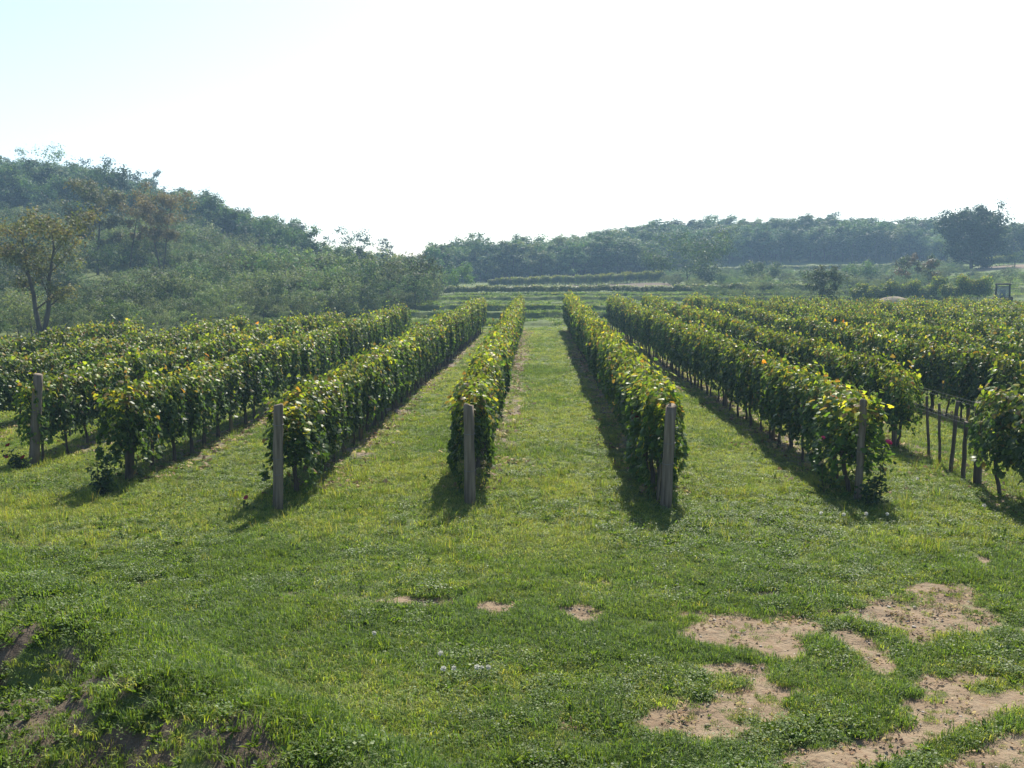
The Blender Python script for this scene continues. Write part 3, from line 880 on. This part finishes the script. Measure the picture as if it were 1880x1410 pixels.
# wood over both hills
X, Y = jgrid(-210, 260, 100, 345, 2.9)
u = X / Y
front = interp(u, [(-900, 150), (0, 150), (300, 146), (450, 143), (560, 134), (620, 118), (740, 116), (800, 150), (850, 178), (950, 184), (1190, 190), (1230, 214), (1300, 222), (1720, 222), (1800, 205), (1900, 200), (2700, 190)])
keep = (Y > front + rng.uniform(0, 4, len(Y))) & (u > ux(-500)) & (u < ux(2400)) & ~((Y > 178) & (u > ux(820)) & (rng.random(len(Y)) < .36)) & ~((Y > 275) & (u < ux(600))) & (Y < 335)
X, Y = X[keep], Y[keep]; u = u[keep]
n = len(X)
small = 1 - .36 * (sstep(ux(520), ux(580), u) * (1 - sstep(ux(770), ux(830), u)))
small = small * (1 + .06 * sstep(ux(1150), ux(1250), u))
fs = rng.uniform(.55, .98, n) * small * (.85 + .35 * fbm(X * .06, Y * .06, 71, 2))
edge = (u < ux(580)) & (Y < front[keep] + 9)
fs = fs * (1 + .28 * edge * (1 - sstep(ux(330), ux(470), u))) * (1 - .12 * (u < ux(330)))
fw = 1 + .28 * ((Y > 178) & (u > ux(820)))
tone = fbm(X * .045, Y * .045, 77, 2)
fi = np.where(tone > .55, rng.integers(0, 4, n), rng.integers(0, 8, n))
fi = np.where(edge, 2 * rng.integers(0, 4, n), fi)  # darker green kinds along the left wood edge paint in its shaded front
scatter('forest', FOREST, np.stack([X, Y, height(X, Y) - .1], 1), np.stack([rng.normal(0, .05, n), rng.normal(0, .05, n), rng.uniform(0, 6.28, n)], 1), np.stack([fs * fw * rng.uniform(.85, 1.2, n), fs * fw * rng.uniform(.85, 1.2, n), fs], 1), fi)

# young thicket on the left slope and along the foot of the wood
X, Y = jgrid(-150, -5, 56, 152, 1.7)
u = X / Y
front = interp(u, [(-900, 58), (0, 58), (150, 61), (300, 64), (450, 69), (600, 78), (750, 90), (800, 105), (830, 118)])
back = interp(u, [(-900, 152), (300, 150), (450, 146), (560, 138), (620, 122), (740, 120), (800, 118)])
keep = (Y > front) & (Y < back) & (u < ux(815)) & (u > ux(-400))
hole = (u > ux(125)) & (u < ux(335)) & (Y > 95) & (Y < 112)
keep &= ~(hole & (rng.random(len(X)) < .8))
X, Y = X[keep], Y[keep]; n = len(X)
fs = rng.uniform(.40, 1.2, n) * (.30 + 1.2 * fbm(X * .13, Y * .13, 81, 2)) * (.50 + .5 * sstep(62, 105, Y))
X2, Y2 = jgrid(20, 110, 110, 205, 2.4)
u2 = X2 / Y2
k2 = (u2 > ux(1200)) & (u2 < ux(1940)) & ~((u2 > ux(1775)) & (Y2 > 158) & (Y2 < 192)) & (fbm(X2 * .09, Y2 * .09, 91, 2) > .36) & ~((Y2 > 196) & (Y2 < 212)) & (Y2 < 200)
X2, Y2 = X2[k2], Y2[k2]; n2 = len(X2)
X = np.concatenate([X, X2]); Y = np.concatenate([Y, Y2]); fs = np.concatenate([fs, rng.uniform(.18, .50, n2) * np.where(X2 / Y2 > ux(1750), .7, 1)]); n = len(X)
scatter('shrub_thicket', SHRUB, np.stack([X, Y, height(X, Y) - .1], 1), np.stack([rng.normal(0, .08, n), rng.normal(0, .08, n), rng.uniform(0, 6.28, n)], 1), np.stack([fs * 1.1, fs * 1.1, fs], 1), rng.integers(0, 6, n))

# ------------------------------------------------------------------ grass
def tuft(seed, n, rad, lo, hi, wid, cols, spread=.6):
    g = np.random.default_rng(seed)
    a = g.uniform(0, 6.28, n); r = rad * np.sqrt(g.random(n))
    P = np.stack([r * np.cos(a), r * np.sin(a), np.full(n, -.01)], 1)
    L = g.uniform(lo, hi, n); b = g.uniform(0, 6.28, n); ln = g.uniform(.1, spread, n)
    d = np.stack([np.cos(b), np.sin(b)], 1)
    s = np.stack([-d[:, 1], d[:, 0]], 1) * (wid * g.uniform(.7, 1.3, n))[:, None]
    V = np.zeros((n, 5, 3))
    mid = P.copy(); mid[:, :2] += d * (ln * L * .35)[:, None]; mid[:, 2] += L * .62
    tip = P.copy(); tip[:, :2] += d * (ln * L * 1.05)[:, None]; tip[:, 2] += L * (1.0 - ln * .35)
    V[:, 0] = P; V[:, 0, :2] -= s; V[:, 1] = P; V[:, 1, :2] += s
    V[:, 2] = mid; V[:, 2, :2] += s * .8; V[:, 3] = mid; V[:, 3, :2] -= s * .8; V[:, 4] = tip
    F = (np.array([0, 1, 2, 3, 3, 2, 4])[None] + (np.arange(n) * 5)[:, None]).ravel(); C = np.tile([4, 3], n)
    c = np.array(cols)[g.integers(0, len(cols), n)] * g.uniform(.75, 1.3, (n, 1))
    return V.reshape(-1, 3), F, C, np.repeat(c, 5, 0)

LUSH = [(.095, .165, .032), (.12, .185, .036), (.072, .132, .030), (.155, .21, .042)]
DRY_SUNLIT = [(.24, .285, .060), (.205, .265, .050), (.275, .27, .085), (.17, .24, .044)]
STRAW = [(.30, .25, .13), (.24, .22, .09), (.16, .17, .05)]

def gm_(name, parts, mat):
    b = MB()
    for p in parts: b.add_np(*p)
    return b.mesh(name, mat)

def rosette(seed, n, ln, wd, cols, up=.35):
    g = np.random.default_rng(seed)
    a = np.arange(n) * 2.4 + g.uniform(-.4, .4, n)
    d = np.stack([np.cos(a), np.sin(a), g.uniform(up * .4, up * 2.0, n)], 1)
    nr = np.stack([-d[:, 2] * np.cos(a), -d[:, 2] * np.sin(a), np.ones(n)], 1) + g.normal(0, .25, (n, 3))
    tv = [(0, 0, 0), (wd * .5, .35, .05), (wd * .62, .68, .03), (0, 1, -.14), (-wd * .62, .68, .03), (-wd * .5, .35, .05)]
    tf = [(0, 1, 2, 3), (0, 3, 4, 5)]
    P = np.stack([g.normal(0, .012, n), g.normal(0, .012, n), np.full(n, .005)], 1)
    c = np.array(cols)[g.integers(0, len(cols), n)] * g.uniform(.8, 1.25, (n, 1))
    return leaf_batch(tv, tf, P, nr, d, g.uniform(.6, 1.2, n) * ln, c)

def clover(seed, n, rad, cols):
    g = np.random.default_rng(seed)
    P = np.stack([g.normal(0, rad * .6, n), g.normal(0, rad * .6, n), g.uniform(.015, .06, n)], 1)
    nr = np.stack([g.normal(0, .35, n), g.normal(0, .35, n), np.ones(n)], 1)
    tp = np.stack([g.normal(0, 1, n), g.normal(0, 1, n), np.zeros(n)], 1)
    c = np.array(cols)[g.integers(0, len(cols), n)] * g.uniform(.8, 1.25, (n, 1))
    return leaf_batch([(0, 0, 0), (.5, .5, .1), (0, 1, 0), (-.5, .5, .1)], [(0, 1, 2), (0, 2, 3)], P, nr, tp, g.uniform(.012, .024, n), c)

WEEDC = [(.08, .14, .03), (.11, .17, .036), (.15, .20, .045)]
KIND = []
for i in range(3): KIND.append(gm_('short', [tuft(700 + i, 70, .12, .022, .060, .0030, LUSH, 1.3)], M_GRASS))            # 0-2 short lush
for i in range(2): KIND.append(gm_('mid', [tuft(710 + i, 60, .10, .045, .105, .0032, LUSH, 1.1)], M_GRASS))               # 3-4 longer lush
for i in range(2): KIND.append(gm_('dry', [tuft(720 + i, 60, .12, .025, .075, .0030, DRY_SUNLIT, 1.4)], M_GRASS))               # 5-6 dry, their brightness also painting the lanes sunlit
for i in range(2): KIND.append(gm_('tall', [tuft(730 + i, 30, .09, .08, .22, .0026, DRY_SUNLIT + LUSH, .9), tuft(735 + i, 4, .05, .18, .32, .0016, STRAW, .7)], M_GRASS))  # 7-8 tall
for i in range(3): KIND.append(gm_('rosette', [rosette(740 + i, 9, .060, .34, WEEDC, .6), rosette(745 + i, 6, .040, .42, WEEDC, .9), rosette(748 + i, 8, .075, .14, WEEDC, 1.0)], M_WEED))   # 9-11 broad
for i in range(2): KIND.append(gm_('clover', [clover(750 + i, 70, .10, WEEDC)], M_WEED))                                # 12-13 clover

# points, denser close to the viewpoint
PX, PY = [], []
for (ya, yb, dens) in ((4.0, 5.5, 300), (5.5, 9.5, 380), (9.5, 13, 300), (13, 18, 200), (18, 26, 110), (26, 40, 60), (40, 74, 24)):
    xl = ux(-220) * yb - 1.5; xr = ux(2100) * yb + 1.5
    if yb > 30: xl, xr = max(xl, -18), min(xr, 24)
    n = int((xr - xl) * (yb - ya) * dens)
    x = rng.uniform(xl, xr, n); y = rng.uniform(ya, yb, n)
    k = (x > ux(-220) * y - 1.5) & (x < ux(2100) * y + 1.5)
    PX.append(x[k]); PY.append(y[k])
X = np.concatenate(PX); Y = np.concatenate(PY)
dm = dirt_mask(X, Y); bs = bank_soil(X, Y); rs = row_soil(X, Y); sB = bank_s(X, Y)
thin = fbm(X * .9, Y * .9, 61, 3)
prob = (1 - np.clip(dm * 1.1, 0, 1) ** 1.3 * .85) * (1 - .42 * bs) * (1 - .62 * rs)
prob *= 1 - .55 * rut_mask(X, Y)
prob *= 1 - .30 * sstep(0, .4, sB)
prob *= .55 + .45 * sstep(.32, .5, thin)
k = rng.random(len(X)) < prob
X, Y, dm, bs, rs, sB = X[k], Y[k], dm[k], bs[k], rs[k], sB[k]
n = len(X)
zone_end = sstep(12.2, 13.6, Y + 1.2 * (fbm(X * .4, Y * .4, 62, 2) - .5)) * (1 - sstep(18, 22, Y))     # rougher, yellower headland strip
bank = sstep(-.05, .4, sB)
longer = fbm(X * .7, Y * .7, 63, 3); dry = fbm(X * .5, Y * .5, 64, 3); weed = fbm(X * .6, Y * .6, 65, 3)
r1 = rng.random(n); r2 = rng.random(n)
pd = np.clip(.10 + .5 * zone_end + (dry - .5) * 1.8 + .25 * bank + .42 * sstep(12.5, 15, Y), .02, .9)  # last term: more bright tufts in the lanes, sunlight put into their colour
pw = np.clip(.12 + .40 * bank + (weed - .5) * 1.2 + .12 * zone_end, .01, .62)
sort = rng.integers(0, 3, n)
sort = np.where((longer > .52) & (r2 < .7), rng.integers(3, 5, n), sort)
sort = np.where(r1 < pd, rng.integers(5, 7, n), sort)
sort = np.where((r2 < .04 * zone_end + .12 * rs * (Y < 26)), rng.integers(7, 9, n), sort)
rr = rng.random(n)
sort = np.where(rr < pw, np.where(rng.random(n) < .45 + .35 * bank, rng.integers(9, 12, n), rng.integers(12, 14, n)), sort)
s = rng.uniform(.65, 1.2, n) * (1 + .25 * sstep(16, 30, Y) + .5 * sstep(30, 60, Y))
s = s * (.72 + .62 * fbm(X * 2.2, Y * 2.2, 67, 3)) * (1 - .55 * np.clip(dm * 1.6, 0, 1)) * (1 - .22 * bank)
s = np.where((sort >= 9) & (Y > 18), s * .8, s)
scatter('grass', KIND, np.stack([X, Y, height(X, Y) + bs * (fbm(X * 3.5, Y * 3.5, 19, 3) - .5) * .16 - .02 * dm], 1), np.stack([rng.normal(0, .12, n), rng.normal(0, .12, n), rng.uniform(0, 6.28, n)], 1), np.stack([s, s, s * rng.uniform(.8, 1.2, n)], 1), sort)
print('grass tufts', n)
# coarse grass on the terraces and the meadow beyond the rows
X = rng.uniform(-28, 48, 26000); Y = 75 + 60 * rng.random(26000) ** 1.2
fr = (Y - 76) / 9.0; fr = fr - np.floor(fr)
k = (X > -24 - (Y - 75) * .05) & (rng.random(26000) < .35 + .65 * (fr < .3)) & (fbm(X * .3, Y * .3, 66, 3) > .38)
X, Y, fr = X[k], Y[k], fr[k]
xa_, ya_ = rng.uniform(25, 110, 16000), rng.uniform(112, 200, 16000)
k = (xa_ / ya_ > ux(1200)) & (xa_ / ya_ < ux(1960)) & (fbm(xa_ * .12, ya_ * .12, 68, 3) > .42) & ~((xa_ / ya_ > ux(1785)) & (ya_ > 162) & (ya_ < 188))
X = np.concatenate([X, xa_[k]]); Y = np.concatenate([Y, ya_[k]]); fr = np.concatenate([fr, np.full(k.sum(), .1)]); n = len(X)
s = rng.uniform(1.6, 3.2, n) * (1 + .5 * (fr < .3))
scatter('rough_grass', [KIND[3], KIND[4], KIND[5], KIND[10]], np.stack([X, Y, height(X, Y)], 1), np.stack([0 * X, 0 * X, rng.uniform(0, 6.28, n)], 1), np.stack([s, s, s * .8], 1), rng.integers(0, 4, n))


# dead leaves under the rows
KD = []
for i in range(3):
    g = np.random.default_rng(800 + i); m = 14
    P = np.stack([g.normal(0, .16, m), g.normal(0, .25, m), g.uniform(.01, .05, m)], 1)
    c = np.array([(.20, .12, .06), (.28, .19, .10), (.14, .085, .05), (.36, .27, .10)])[g.integers(0, 4, m)]
    V, F, C, T = leaf_batch(VLEAF, VLEAF_F, P, np.stack([g.normal(0, .5, m), g.normal(0, .5, m), np.ones(m)], 1), g.normal(0, 1, (m, 3)), g.uniform(.05, .11, m), c)
    KD.append(mesh_np('fallen', V, F, C, [M_DEAD], T))
PX, PY = [], []
for kx, (rw, vv) in rows.items():
    y0 = rw.location.y; y1 = y0 + vv[-1].location.y; m = int((y1 - y0) * 5)
    PX.append(rw.location.x + .12 + rng.normal(0, .32, m)); PY.append(rng.uniform(y0, y1, m))
lx, ly = rng.uniform(-1, 8, 2600), rng.uniform(6.5, 13.5, 2600)
k = rng.random(2600) < dirt_mask(lx, ly) * .5
PX.append(lx[k]); PY.append(ly[k]); nl_ = int(k.sum())
X = np.concatenate(PX); Y = np.concatenate(PY); n = len(X)
ls = np.ones((n, 3)); ls[n - nl_:] = rng.uniform(.15, .4, (nl_, 1))
scatter('fallen_leaves', KD, np.stack([X, Y, height(X, Y)], 1), np.stack([0 * X, 0 * X, rng.uniform(0, 6.28, n)], 1), ls, rng.integers(0, 3, n))

# pebbles and clods on the bare ground
KP = []
for i in range(4):
    random.seed(900 + i); b = MB()
    V = []
    for (th, z, r) in ((0, -.4, .6), (1, .1, 1), (2, .5, .6)):
        for q in range(6):
            a_ = q * math.pi / 3 + th * .4; f_ = random.uniform(.75, 1.2)
            V.append((r * math.cos(a_) * f_, r * math.sin(a_) * f_ * .8, z * random.uniform(.8, 1.1)))
    Fs = [tuple(range(6))[::-1], tuple(range(12, 18))]
    for q in range(2):
        for w_ in range(6):
            Fs.append((q * 6 + w_, q * 6 + (w_ + 1) % 6, q * 6 + 6 + (w_ + 1) % 6, q * 6 + 6 + w_))
    b.add(V, Fs); KP.append(b.mesh('pebble', M_STONE if i % 2 else M_SAND))
x = rng.uniform(-4, 9, 26000); y = rng.uniform(6.5, 14, 26000)
k = (rng.random(26000) < dirt_mask(x, y) * .35) | (rng.random(26000) < bank_soil(x, y) * .6)
x, y = x[k], y[k]; n = len(x); s = rng.uniform(.004, .016, n) * np.where(rng.random(n) < .06, 2.0, 1)
scatter('pebbles', KP, np.stack([x, y, height(x, y) - .02 * dirt_mask(x, y)], 1), np.stack([0 * x, 0 * x, rng.uniform(0, 6.28, n)], 1), np.stack([s, s, s * .8], 1), rng.integers(0, 4, n))

# ------------------------------------------------------------------ dandelion clocks
def dandelion_parts(seed):
    g = np.random.default_rng(seed); random.seed(seed)
    b = MB(); b.tube([(0, 0, -.02), (.004, .002, .05), (.008, .0, .11)], [.0025, .0022, .002], 5, tint=(.16, .20, .06)); st = b.mesh('stem', M_WEED)
    h = MB(); m = 44
    d = g.normal(0, 1, (m, 3)); d /= np.linalg.norm(d, axis=1, keepdims=True)
    V, F, C, T = leaf_batch([(-.03, 0, 0), (.03, 0, 0), (.24, 1, 0), (-.24, 1, 0)], [(0, 1, 2, 3)], np.tile([[.008, 0, .125]], (m, 1)), g.normal(0, 1, (m, 3)), d, np.full(m, .024), np.tile([[.62, .61, .55]], (m, 1)))
    h.add_np(V, F, C, T)
    return st, h.mesh('seed_head', M_PETAL)
DST, DHD = dandelion_parts(3)
DL = [((808, 1199), 'white dandelion clock standing alone above the group of white clocks', 1.0), ((815, 1227), 'white dandelion clock, left one of the nearby pair', 1.0), ((834, 1227), 'white dandelion clock, right one of the nearby pair', .9),
      ((876, 1224), 'white dandelion clock, left one of the close trio', 1.0), ((884, 1227), 'small white dandelion clock, middle one of the close trio', .7), ((896, 1226), 'white dandelion clock, right one of the close trio', .9),
      ((687, 1163), 'white dandelion clock off by itself in the mown grass left of the others', .9), ((1507, 941), 'white dandelion clock in the grass left of the pink rose row end', 1.1), ((1549, 945), 'white dandelion clock straight below the row end with red leaves', 1.1),
      ((1591, 943), 'white dandelion clock among dry stems at the row end with red leaves', 1.1), ((1629, 944), 'white dandelion clock right of the row end with red leaves', 1.0), ((1685, 879), 'white dandelion clock in the lane in front of the bare stakes', 1.1), ((1808, 928), 'white dandelion clock beneath the vines at the right edge', 1.1)]
for i, (p, lb_, s) in enumerate(DL):
    x, y = at_z(*p, .12); x, y = at_z(p[0], p[1], hz(x, y) + .125 * s * 1.05)
    t = thing('dandelion', lb_, 'dandelion', (x, y, hz(x, y)), rng.uniform(0, 6), 'white dandelion clocks in the grass')
    s *= 1.05
    obj('stem', DST, t, scl=(s, s, s)); obj('seed_head', DHD, t, scl=(s, s, s))

# ------------------------------------------------------------------ roses
def rose(label, base_px, hts, blooms, seed, leafy=90, group='rose bushes at the row ends'):
    random.seed(seed); g = np.random.default_rng(seed)
    x, y = at_z(*base_px); x, y = at_z(base_px[0], base_px[1], hz(x, y))
    t = thing('rose_bush', label, 'rose bush', (x, y, hz(x, y)), 0, group)
    P = []; b = MB(); ends = []
    for (dx, H) in hts:
        pts = [np.array([dx * q ** .8 + random.uniform(-.02, .02), random.uniform(-.03, .03), H * q - .02]) for q in np.linspace(0, 1, 5)]
        b.tube(pts, [.009, .008, .007, .006, .004], 5, tint=(.10, .09, .05)); ends.append(pts[-1])
        m = int(leafy * H / .6)
        q = g.random(m) ** .8
        c = np.stack([np.interp(q, np.linspace(0, 1, 5), [p[k_] for p in pts]) for k_ in range(3)], 1)
        P.append(c + g.normal(0, 1, (m, 3)) * np.array([.075, .07, .04]))
    obj('stems', b.mesh('stems', M_WEED), t)
    P = np.concatenate(P); P[:, 2] = np.maximum(P[:, 2], .02); m = len(P)
    c = np.array([(.03, .06, .02), (.04, .075, .025), (.055, .09, .03)])[g.integers(0, 3, m)]
    V, F, C, T = leaf_batch(QLEAF, QLEAF_F, P, g.normal(0, .6, (m, 3)) + [0, -.2, .8], g.normal(0, 1, (m, 3)), g.uniform(.05, .09, m), c)
    o = obj('foliage', mesh_np('foliage', V, F, C, [M_WEED], T), t); o['kind'] = 'stuff'
    for (dx, z, r, c) in blooms:
        b = MB(); m = 22
        k = np.arange(m); a_ = k * 2.4; rr = .15 + .85 * k / m
        d = np.stack([np.cos(a_) * rr, np.sin(a_) * rr, 1.15 - rr], 1)
        V, F, C, T = leaf_batch([(0, 0, 0), (.45, .45, .12), (.35, .95, .05), (-.35, .95, .05), (-.45, .45, .12)], [(0, 1, 2, 3, 4)], np.zeros((m, 3)) + d * .15 * r, np.stack([-d[:, 0], -d[:, 1], rr + .2], 1), d, np.full(m, r), np.tile([c], (m, 1)) * g.uniform(.8, 1.2, (m, 1)))
        b.add_np(V, F, C, T); obj('bloom', b.mesh('bloom', M_PETAL), t, (dx, -.05, z), (R(50), 0, random.uniform(0, 6)))
    return t
RED = (.42, .02, .03); PINK = (.62, .05, .22)
rose('low rose bush with dark red blooms left of the leaning grey post', (32, 862), ((-.10, .42), (.05, .3), (.22, .22), (-.02, .25)), ((-.12, .45, .05, RED), (-.18, .24, .045, RED), (.16, .22, .06, RED)), 71)
rose('dark leafy rose shrub with two upright stems and no blooms, left of the brown post', (188, 908), ((-.10, .60), (.16, .72), (.03, .30), (.10, .25), (-.04, .28)), (), 72, 120)
rose('rose bush with a bright pink bloom at the row end with reddish leaves', (1597, 930), ((.05, .5), (.20, .98), (.10, .4), (-.08, .35)), ((.22, 1.0, .06, PINK),), 73, 80)
rose('small rose stem with one pink bloom inside the vines left of the leaning stake', (1512, 908), ((-.04, .92), (.03, .3)), ((-.05, .93, .045, PINK),), 74, 30)
rose('tiny rose stem with a faded red bloom left of the round topped post', (452, 938), ((.02, .20), (-.04, .12)), ((.03, .21, .045, (.35, .05, .06)),), 75, 40)

# ------------------------------------------------------------------ red bunches and yellow leaves on the nearest row
nr, nv = rows['R1']
v = nv[1]
for (dx, z) in ((-.22, 1.25), (-.23, 1.08), (-.21, 1.16)):
    for k in range(3):
        s = .085; obj('leaf', LEAF_M[3], v, (dx * math.cos(v.rotation_euler.z) + random.uniform(-.03, .03), random.uniform(-.1, .1), z + random.uniform(-.05, .05)), (random.uniform(.8, 1.4), 0, random.uniform(0, 6)), (s, s, s))

# ------------------------------------------------------------------ sand heap and tractor
x, z = at_y(1640, 548, 96)
random.seed(5); b = MB(); V = []; Fs = []
ns, nr_ = 20, 6
zb = hz(x, 96)
for i in range(nr_ + 1):
    q = i / nr_
    for k in range(ns):
        a_ = 2 * math.pi * k / ns
        V.append(((1 - q) * 3.0 * math.cos(a_) * random.uniform(.93, 1.07), (1 - q) * 1.4 * math.sin(a_) * random.uniform(.93, 1.07), -.1 + 1.0 * (1 - (1 - q) ** 1.7) * random.uniform(.96, 1.04)))
for i in range(nr_):
    for k in range(ns):
        Fs.append((i * ns + k, i * ns + (k + 1) % ns, (i + 1) * ns + (k + 1) % ns, (i + 1) * ns + k))
b.add(V, Fs)
sp_ = tag(obj('sand_heap', b.mesh('sand_heap', M_SAND, True), None, (x, 96, zb)), 'low heap of pale sand behind the last right vine row', 'sand heap')
sp_.scale = (1, 1, max(.6, (at_y(1640, 542, 96)[1] - zb)))

M_TRED = solid_mat('tractor_red_paint', (.13, .045, .035), (.18, .06, .045), 4, .5, 0, .3)
M_TDK = solid_mat('tractor_dark_metal', (.02, .02, .022), (.035, .035, .04), 6, .9, 0, .1)
M_RUB = solid_mat('tyre_rubber', (.02, .02, .02), (.035, .033, .03), 12, .9, .3, .2)
gm2, nt = new_mat('cab_glass')
p = N(nt, 'ShaderNodeBsdfPrincipled'); p.inputs['Base Color'].default_value = (.30, .36, .38, 1); p.inputs['Roughness'].default_value = .08; p.inputs['Alpha'].default_value = .30
o = N(nt, 'ShaderNodeOutputMaterial'); nt.links.new(p.outputs[0], o.inputs[0])
tx_, tz_ = at_y(1842, 520, 90)
tzb = hz(tx_, 90)
H = tz_ - tzb
tr = thing('tractor', 'small red tractor with a dark roofed glass cab at the right edge', 'tractor', (tx_, 90, tzb), R(65))
k = H / 2.45
tr.scale = (k, k, k)
b = MB(); b.box((.95, 0, 1.0), (.75, .32, .28), bev=.06, taper=(.9, .85)); obj('bonnet', b.mesh('bonnet', M_TRED), tr)
b = MB(); b.box((.1, 0, .72), (1.4, .22, .16), bev=.03); obj('chassis', b.mesh('chassis', M_TDK), tr)
b = MB()
for sx in (-.85, .15):
    for sy in (-.55, .55):
        b.tube([(sx, sy, .85), (sx * .94 + .01, sy * .93, 2.3)], .07, 6, mi=1)
b.box((-.35, 0, 1.0), (.55, .58, .16), bev=.04); obj('cab_frame', b.mesh('cab_frame', [M_TRED, M_TDK]), tr)
b = MB(); b.box((-.35, 0, 2.38), (.68, .66, .07), bev=.05, taper=(.92, .92)); obj('roof', b.mesh('roof', M_TDK), tr)
for (c, h) in (((.13, 0, 1.72), (.006, .46, .5)), ((-.83, 0, 1.72), (.006, .46, .5)), ((-.35, .53, 1.72), (.40, .006, .5)), ((-.35, -.53, 1.72), (.40, .006, .5))):
    b = MB(); b.box(c, h); obj('window', b.mesh('window', gm2), tr)
b = MB(); b.box((-.45, 0, 1.3), (.2, .22, .12), bev=.04); b.box((-.62, 0, 1.6), (.05, .22, .28), bev=.03); obj('seat', b.mesh('seat', M_TDK), tr)
b = MB(); b.tube([(1.2, .18, 1.25), (1.2, .18, 1.95)], .035, 7); obj('exhaust_pipe', b.mesh('exhaust_pipe', M_TDK), tr)
def wheel(c, r, wd):
    b = MB()
    prof = [(-wd, r * .55), (-wd, r * .92), (-wd * .7, r), (wd * .7, r), (wd, r * .92), (wd, r * .55)]
    V = []; Fs = []; n_ = 20
    for q in range(n_):
        a_ = 2 * math.pi * q / n_
        for (py_, pr) in prof: V.append((math.cos(a_) * pr, py_, math.sin(a_) * pr))
    m = len(prof)
    for q in range(n_):
        for e in range(m): Fs.append((q * m + e, q * m + (e + 1) % m, ((q + 1) % n_) * m + (e + 1) % m, ((q + 1) % n_) * m + e))
    b.add(V, Fs); w_ = obj('wheel', b.mesh('wheel', M_RUB), tr, c)
    b = MB(); b.tube([(0, -wd * .6, 0), (0, wd * .6, 0)], r * .56, 14); obj('rim', b.mesh('rim', M_TRED), w_)
for sy in (-.62, .62): wheel((-.45, sy, .66), .66, .19); wheel((1.25, sy * .9, .42), .42, .13)
